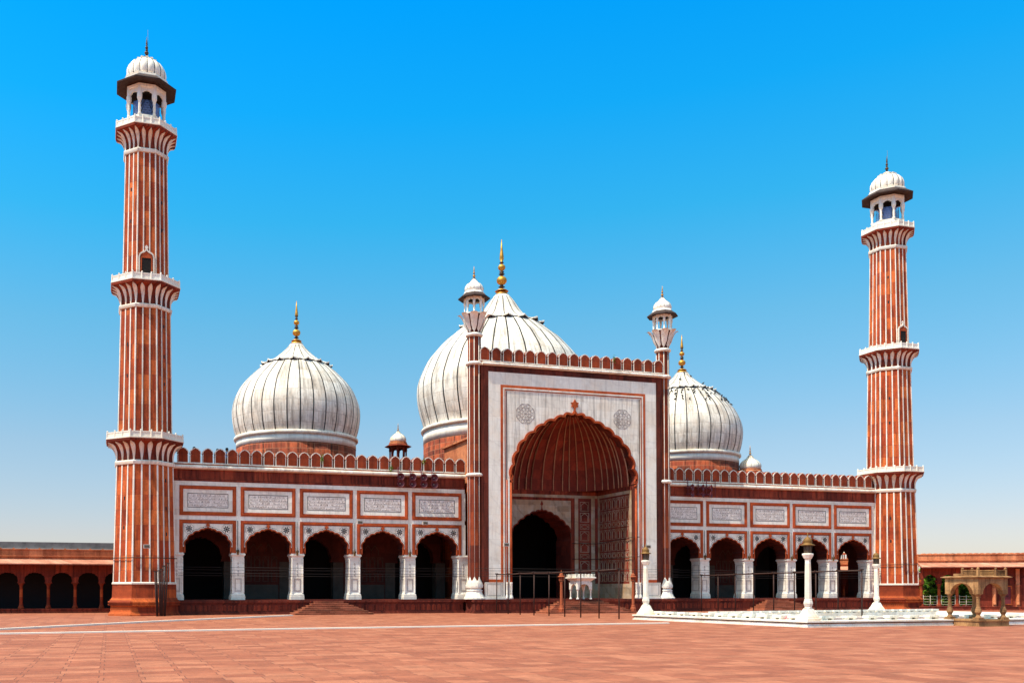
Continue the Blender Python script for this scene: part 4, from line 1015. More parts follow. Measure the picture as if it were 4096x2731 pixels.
# second row of arches and screen walls inside
for s_ in (0, 1):
    for i, cx in enumerate(BAYS):
        scr = MB(); inl = MB(); dad = MB()
        x = cx if s_ == 0 else W - cx
        closed = (i in (1, 3)) if s_ == 0 else (i in (2, 4))
        Y = 5.2
        if s_ == 1 and i == 0: continue
        if closed:
            scr.box(x - 2.199, x + 2.199, Y, Y + 0.5, PZ, 10.3)
            dad.box(x - 1.7, x + 1.7, Y - 0.03, Y, PZ, 2.2)
            for r_ in range(2):
                for c_ in range(5): cusp_window(inl, x - 1.36 + 0.68 * c_, 2.45 + 1.08 * r_, 3.35 + 1.08 * r_, 0.24, Y, 0.03)
            for c_ in range(4): inl.strip([(x - 1.2 + 0.6 * c_, 4.6), (x - 1.2 + 0.6 * c_, 5.0), (x - 0.9 + 0.6 * c_, 5.4), (x - 0.6 + 0.6 * c_, 5.0), (x - 0.6 + 0.6 * c_, 4.6)], 0.03, (Y - 0.011, Y))
        else:
            a2 = half_to_full([(1.55, 4.0)] + cusped([(1.55, 4.1), (1.5, 4.7), (1.0, 5.4), (0.5, 5.7), (0, 5.95)], 0.15, 4))
            q = MB(); arched_plate(q, -2.199, 2.199, 4.0, 10.3, a2, Y, Y + 0.8); scr.add([(v[0] + x, v[1], v[2]) for v in q.v], q.f)
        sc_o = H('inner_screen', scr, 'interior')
        if inl.v: H('white_inlay', inl, 'shaded_interior_marble', sc_o)
        if dad.v: H('inner_dado', dad, 'shaded_interior_marble', sc_o)
        dad = MB(); dad.box(x + 2.199 - 0.42, x + 2.199 + 0.42, Y - 0.04, Y + 0.85, PZ, 4.0); H('inner_pier', dad, 'shaded_interior_marble')
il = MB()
il.box(1.9, 24.9, 9.0, 9.4, PZ, 10.3); H('inner_partition', il, 'void')  # black wall, unlit depth behind the arches painted into its colour
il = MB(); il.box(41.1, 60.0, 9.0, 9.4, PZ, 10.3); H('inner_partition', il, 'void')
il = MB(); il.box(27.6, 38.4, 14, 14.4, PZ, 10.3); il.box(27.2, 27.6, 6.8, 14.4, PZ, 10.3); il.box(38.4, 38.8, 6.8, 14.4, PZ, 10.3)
H('chamber_wall', il, 'void')  # painted black for the unlit chamber behind the niche

# ================================================================== LOUDSPEAKERS, LANTERNS, CABLES
def horn(x, z, lean, lab, first=None):
    if first is None:
        t = empty('loudspeaker', (x, -0.5, z), lean)
        mb = MB(); prof = [(0.05, 0.30), (0.06, 0.16), (0.11, 0.06), (0.20, -0.06), (0.28, -0.15), (0.29, -0.155), (0.265, -0.14), (0.17, -0.04), (0.09, 0.06), (0.03, 0.12)]
        n = 20; v = []
        for r, y in prof:
            for k in range(n): v.append((r * cos(2 * pi * k / n), y, r * sin(2 * pi * k / n)))
        mb.add(v, [(j * n + k, j * n + (k + 1) % n, (j + 1) * n + (k + 1) % n, (j + 1) * n + k) for j in range(len(prof) - 1) for k in range(n)], 0, True)
        put('horn', mb, 'horn', t)
        mb = MB(); mb.tube([(0, 0.16, 0), (0, -0.04, 0)], [0.05, 0.03], 8); put('driver_tip', mb, 'cream', t)
        mb = MB(); mb.tube([(0, 0.20, 0), (0, 0.42, 0)], 0.09, 10); put('driver', mb, 'horn', t)
        mb = MB(); mb.tube([(0, 0.25, 0.05), (0, 0.25, 0.30)], 0.025, 6); put('bracket', mb, 'iron', t)
        tag(t, lab, 'loudspeaker', 'horn loudspeakers on the hall frieze'); return t
    return copytree(first, (x, -0.5, z), lean, lab)
ordn = ['leftmost', 'second', 'third', 'rightmost']
H1 = None
for i, x in enumerate((18.9, 19.86, 20.76, 21.63)):
    for z, rw_ in ((10.40, 'upper'), (9.88, 'lower')):
        lab = '%s maroon horn loudspeaker in the %s row of eight left of the portal' % (ordn[i], rw_)
        H1 = horn(x, z, 0.12, lab, H1) if H1 else horn(x, z, 0.12, lab)
        if i == 0 and z > 10: H0 = H1
        H1 = H0
for i, x in enumerate((44.52, 45.55, 46.36)):
    for z, rw_ in ((10.37, 'upper'), (9.81, 'lower')):
        horn(x, z, 0.5 + 0.1 * i, '%s maroon horn loudspeaker in the %s row of six right of the portal' % (('leftmost', 'middle', 'rightmost')[i], rw_), H0)
def bracket_pole(x, lab):
    mb = MB(); mb.tube([(x - 0.12, -0.38, 11.15), (x - 0.12, -0.38, 9.62)], 0.035, 6); mb.box(x - 0.15, x - 0.09, -0.42, -0.02, 11.0, 11.06)
    tag(put('bracket_pole', mb, 'horn'), lab, 'bracket', 'loudspeaker brackets')
for i, x in enumerate((18.9, 19.86, 20.76, 21.63)): bracket_pole(x, '%s maroon bracket pole carrying two horn speakers left of the portal' % ordn[i])
for i, x in enumerate((44.42, 45.42, 46.25, 47.1)): bracket_pole(x, ('%s maroon bracket pole carrying two horn speakers right of the portal' % ('leftmost', 'second', 'third')[i]) if i < 3 else 'short maroon bracket pole without speakers right of the portal')
# hanging lanterns with their conduits
def wall_lantern(x, lab, first=None):
    if first: return copytree(first, (x, -0.18, 4.45), 0, lab)
    t = empty('wall_lantern', (x, -0.18, 4.45))
    put('conduit', MB().tube([(0, 0.10, 2.36), (0, 0.10, 0.5), (0, 0, 0.42), (0, 0, 0.3)], 0.028, 6), 'grey', t)
    put('shade', MB().ring([(0.13, 0.12), (0.10, 0.22), (0.03, 0.30)], 8), 'bronze', t)
    put('glass', MB().ring([(0.06, -0.12), (0.10, 0.12)], 8), 'brass', t)
    tag(t, lab, 'lantern', 'small lanterns hanging over the pillars'); return t
L0 = None
for s_, E_ in ((0, E1[1:5]), (1, E2[1:5])):
    for i, e in enumerate(E_):
        lab = 'small brass lantern on a white conduit over the %s free pillar %s the portal' % (('first', 'second', 'third', 'fourth')[i], 'left of' if s_ == 0 else 'right of')
        r_ = wall_lantern(e - 0.05, lab, L0); L0 = L0 or r_
# floodlights
def flood(x, y, z, lab):
    t = empty('floodlight', (x, y, z)); mb = MB(); mb.box(-0.22, 0.22, -0.16, 0.0, -0.13, 0.13); put('housing', mb, 'cream', t)
    put('lamp_glass', MB().box(-0.17, 0.17, -0.175, -0.16, -0.09, 0.09), 'glass', t); put('arm', MB().tube([(0, 0, 0), (0, 0.3, -0.05)], 0.03, 6), 'iron', t)
    tag(t, lab, 'floodlight', 'floodlights on the walls'); return t
flood(26.9, YP - 0.35, 5.25, 'grey floodlight on the portal moulding left of the big arch')
flood(39.3, YP - 0.35, 5.25, 'grey floodlight on the portal moulding right of the big arch')
flood(0.05, -2.7, 4.75, 'grey floodlight on the front of the left minaret')
flood(15.7, -0.5, 6.85, 'grey floodlight above the arch two bays left of the loudspeakers')
flood(20.9, -0.45, 6.9, 'grey floodlight above the arch beside the portal')
def cable(pts, r, lab): tag(put('cable', MB().tube(pts, r, 5), 'wire'), lab, 'cable', 'cables along the facade')
for i, z in enumerate((3.42, 3.24, 3.0, 2.82)):
    nm = ('topmost', 'second', 'third', 'lowest')[i]
    cable([(2.3, -0.75, z), (13, -0.75, z - 0.05), (24.0, -0.95, z)], 0.012, '%s of the four thin black cables across the left arcade' % nm)
    cable([(24.2, -2.6, z), (33, -2.7, z - 0.04), (41.8, -2.6, z)], 0.012, '%s of the four thin black cables across the portal' % nm)
    cable([(42.0, -0.95, z), (53, -0.75, z - 0.05), (64.0, -0.75, z)], 0.012, '%s of the four thin black cables across the right arcade' % nm)
def rod(name, pts, r, lab, m='iron'): return tag(put(name, MB().tube(pts, r, 6), m), lab, 'rod', 'iron rods across the portal')
rod('iron_rod', [(35.8, YB - 0.15, 5.75), (38.2, YB - 0.15, 5.75), (38.22, -1.5, 6.02), (38.7, YP - 0.3, 6.05)], 0.03, 'upper black iron rod bent round the inside of the portal')
rod('iron_rod', [(35.8, YB - 0.15, 4.42), (38.2, YB - 0.15, 4.42), (38.22, -1.5, 4.45), (38.7, YP - 0.3, 4.45)], 0.03, 'lower black iron rod bent round the inside of the portal')
mrod = MB()
for k in range(4, 8): pass
rm = []
for k in (4, 5, 6, 7): rm.append(face_pt(2.40, k, 0.0))
tag(put('iron_rod', MB().tube([(p.x, p.y + 0.21, 4.0) for p in rm], 0.03, 5), 'iron'), 'black iron rod bent round the left minaret at lamp height', 'rod')
tag(put('iron_rod', MB().tube([(p.x + W, p.y + 0.21, 4.0) for p in [face_pt(2.40, 3, 0)] + rm], 0.03, 5), 'iron'), 'black iron rod bent round the right minaret at lamp height', 'rod')

# ================================================================== POLE FRAMES
def pole_frame(pts, tops, lab, grp):
    t = empty('pole_frame', (pts[0][0], pts[0][1], 0))
    for (x, y), z in zip(pts, tops):
        put('post', MB().tube([(0, 0, 0), (0.02, 0.0, z)], 0.042, 8), 'iron', t, (x - pts[0][0], y - pts[0][1], 0))
    put('top_rail', MB().tube([(x - pts[0][0], y - pts[0][1], z - 0.03) for (x, y), z in zip(pts, tops)], 0.045, 8), 'iron', t)
    mb = MB()
    for (x, y), z in zip(pts, tops): mb.box(x - pts[0][0] - 0.09, x - pts[0][0] + 0.11, y - pts[0][1] - 0.06, y - pts[0][1] + 0.06, z - 0.03, z + 0.06)
    put('clamp', mb, 'iron', t)
    tag(t, lab, 'pole frame', grp)
pole_frame([(25.85, -2.75), (26.0, -4.5), (26.13, -6.3), (26.35, -8.1), (26.6, -9.9), (26.85, -11.7), (27.05, -13.5), (27.35, -15.3), (27.75, -17.0)],
           [2.98, 2.95, 2.99, 3.0, 2.97, 2.99, 3.02, 3.04, 3.10], 'row of dark iron posts with a top rail running out from the portal', 'iron post rows')
pole_frame([(44.6, -1.7), (44.5, -4.0), (44.35, -6.3), (44.2, -8.6), (44.1, -10.9), (43.95, -13.2), (43.8, -15.4), (43.6, -17.6), (43.4, -19.8)],
           [3.0, 2.98, 3.0, 3.02, 3.03, 3.03, 3.05, 3.05, 3.06], 'row of dark iron posts with a top rail behind the pool, before the right arcade', 'iron post rows')
for i, (xb, xt, z, w_) in enumerate([(0.72, 0.58, 3.05, 'leftmost'), (0.80, 0.70, 3.06, 'second from left'), (0.93, 0.87, 3.12, 'third from left'), (1.02, 1.0, 3.22, 'fourth from left'),
                                 (1.08, 1.16, 3.42, 'third from right'), (1.20, 1.3, 3.45, 'second from right'), (1.28, 1.48, 3.62, 'rightmost')]):
    tag(put('iron_pole', MB().tube([(0, 0, 0), (xt - xb, 0.35, z)], 0.05, 8).box(xt - xb - 0.1, xt - xb + 0.1, 0.3, 0.4, z - 0.03, z + 0.02), 'iron', None, (xb, -3.3 + 0.05 * i, 0)),
        '%s dark iron pole in the bundle leaning at the left minaret' % w_, 'pole', 'iron poles leaning at the minaret')

# ================================================================== CLOISTERS
def cloister(name, n, p, label, right=False, back=True, skip=(), D=5.0):
    """n arches of pitch p along local +x, front at local y = 0"""
    t = empty(name, (0, 0, 0)); L = n * p
    mb = MB(); mb.box(-0.3, L + 0.3, -0.35, D, 0, 0.14); mb.box(-0.3, L + 0.3, -0.28, D, 0.14, 0.26); mb.box(-0.3, L + 0.3, -0.32, D, 0.26, 0.33)
    put('plinth', mb, 'red_dark', t)
    hp = cusped([(p * 0.345, 2.30), (p * 0.37, 2.62), (p * 0.27, 2.92), (p * 0.14, 3.05), (0, 3.16)], 0.2, 4)
    ap = half_to_full(hp)
    mb = MB()
    for i in range(n):
        if i in skip: continue
        q = MB(); arched_plate(q, -p / 2, p / 2, 2.30, 3.62, ap, 0.0, 0.35); mb.add([(v[0] + (i + 0.5) * p, v[1], v[2]) for v in q.v], q.f)
        x = (i + 0.5) * p
        mb.strip([(x - p * 0.46, 3.30), (x + p * 0.46, 3.30)], 0.03, (-0.02, 0.0))
    mb.box(0, L, -0.03, 0.35, 3.62, 3.9)
    put('arch_wall', mb, 'red_dark', t)  # darker stone paints the shade the eave throws on this wall
    col = None
    for i in range(n + 1):
        if i in skip and (i - 1) in skip: continue
        if col is None:
            m2 = MB(); m2.ring([(0.23, 0.33), (0.23, 0.44), (0.19, 0.50), (0.14, 0.66), (0.125, 0.8), (0.115, 2.0), (0.13, 2.04), (0.13, 2.10), (0.20, 2.24), (0.215, 2.31)], 12, smooth=False)
            m2.box(-0.17, 0.17, -0.03, 0.38, 2.305, 2.66)
            m2.v = [(a, b + (0.0), c) for a, b, c in m2.v]
            col = put('column', m2, 'red', t, (0, 0.17, 0)); col.data.transform(__import__('mathutils').Matrix.Identity(4))
        else:
            o = col.copy(); C.objects.link(o); o.location = (i * p, 0.17, 0)
    mb = MB(); n_ = 6     # sloping eave of stone slabs
    v = [(-0.3, 0.0, 3.92), (L + 0.3, 0.0, 3.92), (L + 0.3, -1.05, 3.70), (-0.3, -1.05, 3.70), (-0.3, 0.0, 4.16), (L + 0.3, 0.0, 4.16), (L + 0.3, -1.08, 3.78), (-0.3, -1.08, 3.78)]
    mb.add(v, [(0, 1, 2, 3), (7, 6, 5, 4), (3, 2, 6, 7), (0, 3, 7, 4), (1, 5, 6, 2)])
    put('eave', mb, 'eave_stone', t)
    mb = MB(); mb.box(-0.3, L + 0.3, 0.0, D, 4.16, 4.34); mb.box(-0.3, L + 0.3, -0.12, D, 4.34, 4.42); mb.box(-0.3, L + 0.3, -0.02, 0.4, 4.42, 4.86); mb.box(-0.3, L + 0.3, -0.08, 0.44, 4.86, 4.93)
    k = int(L / 0.46)
    for i in range(k):
        x = (i + 0.5) * L / k
        if right: mb.prism([(x - 0.19, 4.93), (x + 0.19, 4.93), (x + 0.15, 4.985), (x, 5.01), (x - 0.15, 4.985)], 0.02, 0.38)
        elif i % 2: mb.prism([(x - 0.10, 4.93), (x + 0.10, 4.93), (x, 5.03)], 0.02, 0.2)
    put('parapet', mb, 'orange', t)
    if back: put('back_wall', MB().box(-0.3, L + 0.3, D - 0.4, D, 0, 4.2), 'red_dark', t)
    put('ceiling', MB().box(-0.3, L + 0.3, 0.36, D, 3.9, 4.1), 'red_dark', t)
    tag(t, label, 'cloister', 'red arcaded cloisters round the courtyard')
    return t
M['eave_stone'] = stone('pink_eave_stone', (0.46, 0.19, 0.12), (0.55, 0.25, 0.16), (0.62, 0.31, 0.21), 0.62, 3.0, stain=0.3, mcol=(0.25, 0.10, 0.06), mortar=0.015)
cl = cloister('cloister', 9, 1.975, 'low red arcaded cloister left of the left minaret')
cl.location = (-8.89 - 1.975 * 3, 8.0, 0)
put('partition', MB().box(-0.3, 18.1, 2.2, 2.5, 0.33, 3.9), 'void', cl)  # black sheet paints the unlit depth of the cloister
A0 = (67.3, -2.4); dv = Vector((6.7, -3.6)).normalized(); ang = math.atan2(dv.y, dv.x)
cr = cloister('cloister', 10, 1.43, 'low red arcaded cloister right of the right minaret with trees showing through', right=True, back=False, skip=(3, 4, 5, 6, 7, 8, 9), D=2.6)
cr.location = (A0[0] - dv.x * 0.42, A0[1] - dv.y * 0.42, 0); cr.rotation_euler = (0, 0, ang)
# closed stretch with the door
mb = MB(); x0 = 4.25
mb.box(x0, 14.6, 0.12, 0.5, 0.33, 3.62)
put('closed_wall', mb, 'red_dark', cr)  # eave shade put into the darker stone colour
mb = MB()
for x in (5.75, 7.58, 9.4, 11.2, 13.0): mb.box(x - 0.14, x + 0.14, -0.02, 0.14, 0.33, 3.6); mb.ring([(0.14, 0.5), (0.11, 0.7), (0.10, 2.0), (0.15, 2.2)], 10, c=(x, -0.03))
put('pilaster', mb, 'orange', cr)
mb = MB()
for x in (4.95, 6.72, 8.5, 10.3): mb.strip([(a * 1.0 + x, b) for a, b in half_to_full(cusped([(0.62, 2.30), (0.60, 2.62), (0.40, 2.92), (0.2, 3.05), (0, 3.16)], 0.2, 4))], 0.05, (0.08, 0.13))
put('blind_arch', mb, 'red_dark', cr)
dd = put('door', MB().box(6.40, 7.05, 0.07, 0.14, 0.55, 2.02), 'door', cr)
put('door_frame', MB().frame(6.30, 7.15, 0.45, 2.14, 0.10, 0.03, 0.14), 'red', dd); put('door_latch', MB().box(6.68, 6.86, 0.04, 0.08, 1.2, 1.26), 'iron', dd)
cl3 = cloister('cloister', 4, 1.975, 'far red arcade seen through the last arch beside the right minaret', D=3.0)
cl3.location = (66.9, 12.6, 0); cl3.rotation_euler = (0, 0, -R(43))
# domed corner kiosk beyond, seen through the same arch
t = empty('corner_kiosk', (71.3, 11.2, 4.93)); tag(t, 'small domed red kiosk on the far arcade roof seen through the last arch', 'kiosk')
mb = MB()
for k in range(8): c = face_pt(0.8, k, 0); mb.ring([(0.1, 0), (0.1, 1.3)], 6, c=(c.x, c.y))
put('column', mb, 'red', t); put('eave', MB().ring([(0.9, 1.25), (1.3, 1.2), (0.9, 1.5)], 8), 'red', t); put('cupola', MB().ring([(0.8, 1.45), (0.85, 1.7), (0.6, 2.1), (0.1, 2.4)], 24, smooth=True), 'marble_rail', t); t.scale = (0.42, 0.42, 0.42)
# railings in the open arches
def railing(i0, lab):
    t = empty('railing', (0, 0, 0))
    for x in (0.0, 0.55, 1.1):
        put('upright', MB().tube([(x - (0.08 if x == 0.55 else 0), -0.10, 0.0), (x, 0, 0.22), (x, 0, 0.98)], 0.025, 6), 'rail_paint', t)
    mb = MB()
    for z in (0.16, 0.38, 0.62, 0.86): mb.tube([(-0.02, 0, z), (1.12, 0, z)], 0.018, 6)
    put('bar', mb, 'rail_paint', t)
    s_ = i0; t.location = (cr.location.x + dv.x * s_ - dv.y * 0.12, cr.location.y + dv.y * s_ + dv.x * 0.12 + 0.0, 0.33); t.rotation_euler = (0, 0, ang)
    tag(t, lab, 'railing', 'cream railings in the cloister arches')
railing(0.16, 'cream metal railing in the arch nearest the right minaret'); railing(1.60, 'cream metal railing in the second open arch from the right minaret'); railing(3.03, 'cream metal railing in the third open arch from the right minaret')
# long dark-topped building behind the left cloister
t = empty('long_building', (-11, 24, 0))
put('wall', MB().box(-22, 11.5, 0, 6, 0, 5.4), 'cream', t); put('roof_band', MB().box(-22, 11.6, -0.4, 6, 5.4, 5.62), 'cream', t); put('parapet', MB().box(-22, 11.5, -0.1, 6, 5.62, 6.22), 'grey', t)
put('window_band', MB().box(-22, 11.5, -0.05, 0.0, 4.55, 5.1), 'glass', t)
tag(t, 'long pale building with a stained grey parapet behind the left cloister', 'building')

# ================================================================== TREES
def tree(x, y, h, w, z0, lab, seed):
    rnd = random.Random(seed); t = empty('tree', (x, y, 0))
    mb = MB(); mb.tube([(0, 0, 0), (0.05, 0.05, h * 0.3), (-0.05, 0, h * 0.6)], [0.16, 0.12, 0.06], 8)
    for k in range(7):
        a = rnd.uniform(0, 2 * pi); mb.tube([(0, 0, h * 0.3 + 0.2 * k), (w * 0.35 * cos(a), w * 0.35 * sin(a), h * 0.45 + 0.25 * k)], [0.06, 0.02], 5)
    put('trunk', mb, 'bark', t); mb = MB()
    cl_ = [(rnd.gauss(0, w * 0.26), rnd.gauss(0, w * 0.26), z0 + (h - z0) * rnd.random() ** 0.9) for _ in range(90)]
    for c in cl_:
        f = 1 - abs((c[2] - z0) / (h - z0) - 0.45) * 0.9; rr = w * 0.17 * rnd.uniform(0.6, 1.2)
        for _ in range(60):
            p = Vector((rnd.gauss(0, 1), rnd.gauss(0, 1), rnd.gauss(0, 0.8))).normalized() * rr * rnd.uniform(0.5, 1) + Vector((c[0] * f, c[1] * f, c[2]))
            a = Vector((rnd.gauss(0, 1), rnd.gauss(0, 1), rnd.gauss(0, 1))).normalized(); b = a.orthogonal().normalized(); s_ = rnd.uniform(0.08, 0.15)
            mb.add([p - a * s_, p + b * s_ * 0.5, p + a * s_, p - b * s_ * 0.5], [(0, 1, 2, 3)])
    put('crown', mb, 'leaf', t); tag(t, lab, 'tree', 'trees behind the right cloister')
tree(74.2, 3.1, 4.3, 2.2, 0.9, 'rounded bright green tree seen through the arch nearest the right minaret', 1)
tree(75.6, 2.3, 4.4, 2.3, 0.7, 'bright green tree seen through the second open arch', 2)
tree(77.2, 1.6, 3.9, 2.6, 0.6, 'wide green tree seen through the third open arch behind the stone kiosk', 3)
mb = MB(); rnd = random.Random(5)
for _ in range(9000):
    x = rnd.uniform(72, 92); p = Vector((x, 12.5 - (x - 72) * 0.55 + rnd.uniform(-0.8, 0.8), rnd.uniform(0, 2.7) + 0.25 * sin(x * 1.7)))
    a = Vector((rnd.gauss(0, 1), rnd.gauss(0, 1), rnd.gauss(0, 1))).normalized(); b = a.orthogonal().normalized(); s_ = rnd.uniform(0.14, 0.26)
    mb.add([p - a * s_, p + b * s_ * 0.5, p + a * s_, p - b * s_ * 0.5], [(0, 1, 2, 3)])
tag(put('added_backing_wall', MB().box(0, 26, 0, 0.4, 0, 3.6), 'red_dark', None, (72, 16.0, 0), math.atan2(-0.55, 1)), 'added dark red backing wall hiding the bright low sky behind the hedge', 'wall')  # added behind the hedge to keep bright sky from showing through
tag(put('hedge', mb, 'leaf'), 'long dark hedge behind the trees right of the minaret', 'hedge')

# ================================================================== POOL
A_, B_, C_, D_ = (28.2, -17.8), (29.85, -30.5), (56.0, -30.3), (53.5, -14.8)
def inset(P, d):
    c = (sum(p[0] for p in P) / 4, sum(p[1] for p in P) / 4); out = []
    n = len(P)
    for i in range(n):
        p, a, b = Vector(P[i]), Vector(P[i - 1]), Vector(P[(i + 1) % n])
        u = (a - p).normalized(); v = (b - p).normalized(); q = (u + v); s_ = d / abs(u.x * v.y - u.y * v.x)
        out.append(tuple(p + q * s_))
    return out
P0_ = [A_, B_, C_, D_]
pool = empty('pool', (42, -23, 0)); tag(pool, 'low white marble ablution pool in the courtyard', 'pool')
def rimloop(mb, Po, Pi, z0, z1, mi=0):
    n = 4
    for i in range(n):
        j = (i + 1) % n
        v = [(*Po[i], z0), (*Po[j], z0), (*Pi[j], z0), (*Pi[i], z0), (*Po[i], z1), (*Po[j], z1), (*Pi[j], z1), (*Pi[i], z1)]
        mb.add(v, [(0, 3, 2, 1), (4, 5, 6, 7), (0, 1, 5, 4), (2, 3, 7, 6)], mi)
def PL(n_, mb, m): return put(n_, shift(mb, -42, 23), m, pool)
mb = MB(); rimloop(mb, P0_, inset(P0_, 0.5), 0, 0.07); rimloop(mb, inset(P0_, 0.06), inset(P0_, 0.5), 0.07, 0.172)
PL('kerb', mb, 'pool')
mb = MB(); rimloop(mb, inset(P0_, 0.04), inset(P0_, 0.5), 0.172, 0.235); PL('stained_joint', mb, flat('stained_joint', (0.16, 0.10, 0.05), 0.9, nz=0.7, sc=2))
mb = MB(); rimloop(mb, inset(P0_, -0.02), inset(P0_, 1.15), 0.235, 0.31); PL('coping', mb, 'pool')
i1, i2 = inset(P0_, 3.0), inset(P0_, 3.45)
mb = MB(); rimloop(mb, i1, i2, 0.0, 0.36); PL('inner_rim', mb, 'pool')
mb = MB(); iw = inset(P0_, 3.4); mb.add([(*p, 0.12) for p in iw], [(0, 1, 2, 3)]); PL('pool_floor', mb, 'pool_floor')
# marble seats along the rim
seat = None; k_ = 0
rnd = random.Random(11)
def seats(a, b, off, n, lo, hi, where):
    global seat, k_
    a, b = Vector(a), Vector(b); d = (b - a).normalized(); nn = Vector((-d.y, d.x)); L = (b - a).length
    for i in range(n):
        s_ = (i + 0.5) / n * L; p = a + d * s_ + nn * off
        if seat is None:
            m = MB(); m.box(-0.26, -0.12, -0.15, 0.15, 0, 0.10); m.box(0.12, 0.26, -0.15, 0.15, 0, 0.10); m.box(-0.31, 0.31, -0.19, 0.19, 0.10, 0.21)
            seat = tag(put('marble_block', m, 'pool'), '', 'stone block', 'white marble blocks round the pool')
            o = seat
        else: o = seat.copy(); C.objects.link(o)
        o.location = (p.x, p.y, 0.31 if off > 0 and off < 1.2 else 0.36); o.rotation_euler = (0, 0, math.atan2(d.y, d.x) + rnd.uniform(-0.08, 0.08))
        o['label'] = 'low white marble block lying on the %s rim of the pool' % where
seats(A_, B_, 0.85, 13, 0, 0, 'left'); seats(B_, C_, 0.85, 20, 0, 0, 'near'); seats(i1[3], i1[0], 0.2, 26, 0, 0, 'far inner'); seats(i1[0], i1[1], 0.2, 8, 0, 0, 'left inner')
tag(put('folded_cloth', MB().box(0, 1.3, 0, 0.5, 0.0, 0.05).box(0.05, 1.25, 0.05, 0.45, 0.05, 0.075), 'pinkcloth', None, (30.5, -28.6, 0.36)), 'folded pink cloth on the pool rim beside the middle lamp post', 'cloth')
# marble lamp posts
def lamp_post(x, y, z, lab, first=None):
    if first: return copytree(first, (x, y, z), None, lab)
    t = empty('lamp_post', (x, y, z))
    mb = MB(); s_ = 1.1
    mb.ring([(0.56, 0), (0.56, 0.10), (0.50, 0.12), (0.46, 0.20), (0.36, 0.34), (0.30, 0.46), (0.24, 0.56), (0.22, 0.60)], 4, pi / 4)
    put('base', mb, 'lamp_marble', t)
    mb = MB(); mb.ring([(0.17, 0.60), (0.19, 0.62), (0.16, 0.66), (0.19, 0.74), (0.22, 0.84), (0.20, 0.96), (0.175, 1.0), (0.19, 1.02), (0.165, 1.05), (0.15, 2.3), (0.13, 2.90), (0.14, 2.94), (0.13, 2.98), (0.20, 3.05), (0.27, 3.20), (0.27, 3.26), (0.2, 3.28)], 8)
    put('shaft', mb, 'lamp_marble', t)
    ln = put('lantern', MB().ring([(0.15, 3.28), (0.17, 3.32), (0.19, 3.66)], 8), 'glass', t)
    mb = MB()
    for k in range(8): c = face_pt(0.20, k, 0); mb.tube([(c.x * 0.85, c.y * 0.85, 3.28), (c.x, c.y, 3.68)], 0.016, 4)
    put('lantern_bar', mb, 'bronze', ln)
    put('lantern_cap', MB().ring([(0.33, 3.66), (0.33, 3.69), (0.20, 3.75), (0.20, 3.82), (0.21, 3.88), (0.17, 3.98), (0.09, 4.05), (0.03, 4.09), (0.03, 4.14), (0.015, 4.28)], 16, smooth=True), 'brass', ln)
    tag(t, lab, 'lamp post', 'white marble lamp posts round the pool'); return t
lp = lamp_post(28.78, -18.35, 0.31, 'white marble lamp post at the pool corner before the portal')
lamp_post(30.32, -30.03, 0.31, 'tallest white marble lamp post at the near corner of the pool', lp)
lamp_post(49.4, -14.9, 0.31, 'white marble lamp post beside the right minaret base', lp)
# red stone lamp posts
def red_lamp(x, y, lab, first=None):
    if first: return copytree(first, (x, y, 0), None, lab)
    t = empty('lamp_post', (x, y, 0))
    put('base', MB().ring([(0.22, 0), (0.22, 0.36), (0.19, 0.40), (0.15, 0.48), (0.16, 0.54), (0.12, 0.60)], 8), 'redlamp', t)
    put('shaft', MB().ring([(0.115, 0.60), (0.11, 1.4), (0.095, 2.26), (0.12, 2.30), (0.10, 2.34), (0.12, 2.42)], 12, smooth=False), 'redlamp', t)
    ln = put('lantern', MB().ring([(0.10, 2.40), (0.16, 2.48), (0.11, 2.52), (0.10, 2.74)], 8), 'glass', t)
    mb = MB()
    for k in range(8): c = face_pt(0.145, k, 0); mb.box(c.x - 0.028, c.x + 0.028, c.y - 0.028, c.y + 0.028, 2.46, 2.78)
    put('lantern_bar', mb, 'redlamp', ln)
    put('lantern_cap', MB().ring([(0.27, 2.76), (0.27, 2.80), (0.16, 2.86), (0.15, 2.98), (0.06, 3.04), (0.02, 3.10), (0.035, 3.16), (0.01, 3.30)], 12), 'redlamp', ln)
    tag(t, lab, 'lamp post', 'red stone lamp posts by the central steps'); return t
rl = red_lamp(30.5, -4.25, 'slim red stone lamp post left of the central steps'); red_lamp(36.65, -4.25, 'slim red stone lamp post right of the central steps', rl)
# small marble pulpit at the top of the steps
t = empty('marble_pulpit', (33.0, -2.6, PZ)); tag(t, 'small four legged white marble pulpit at the top of the central steps', 'pulpit')
t.location = (33.05, -2.55, PZ); h_ = 0.56
for sx_ in (-1, 1):
    for sy in (-1, 1):
        put('leg', MB().ring([(0.11, 0), (0.11, 0.05), (0.075, 0.10), (0.055, 0.16), (0.055, 0.56), (0.075, 0.60), (0.065, 0.64), (0.12, 0.76), (0.12, 1.32)], 10), 'marble', t, (sx_ * h_, sy * h_, 0))
hp = half_to_full([(0.44, 0.74), (0.42, 0.88), (0.35, 1.02), (0.24, 1.11), (0.12, 1.155), (0, 1.17)])
for k in range(4):
    q = MB(); arched_plate(q, -0.50, 0.50, 0.74, 1.40, hp, -0.05, 0.05)
    put('arch', q, 'marble', t, (h_ * cos(pi / 2 * k), h_ * sin(pi / 2 * k), 0), pi / 2 * k + pi / 2)
put('deck', MB().ring([(0.82, 1.36), (0.92, 1.44), (1.06, 1.54), (1.12, 1.60), (1.24, 1.62), (1.24, 1.70), (1.16, 1.72)], 4, pi / 4), 'petal', t)
mb = MB()
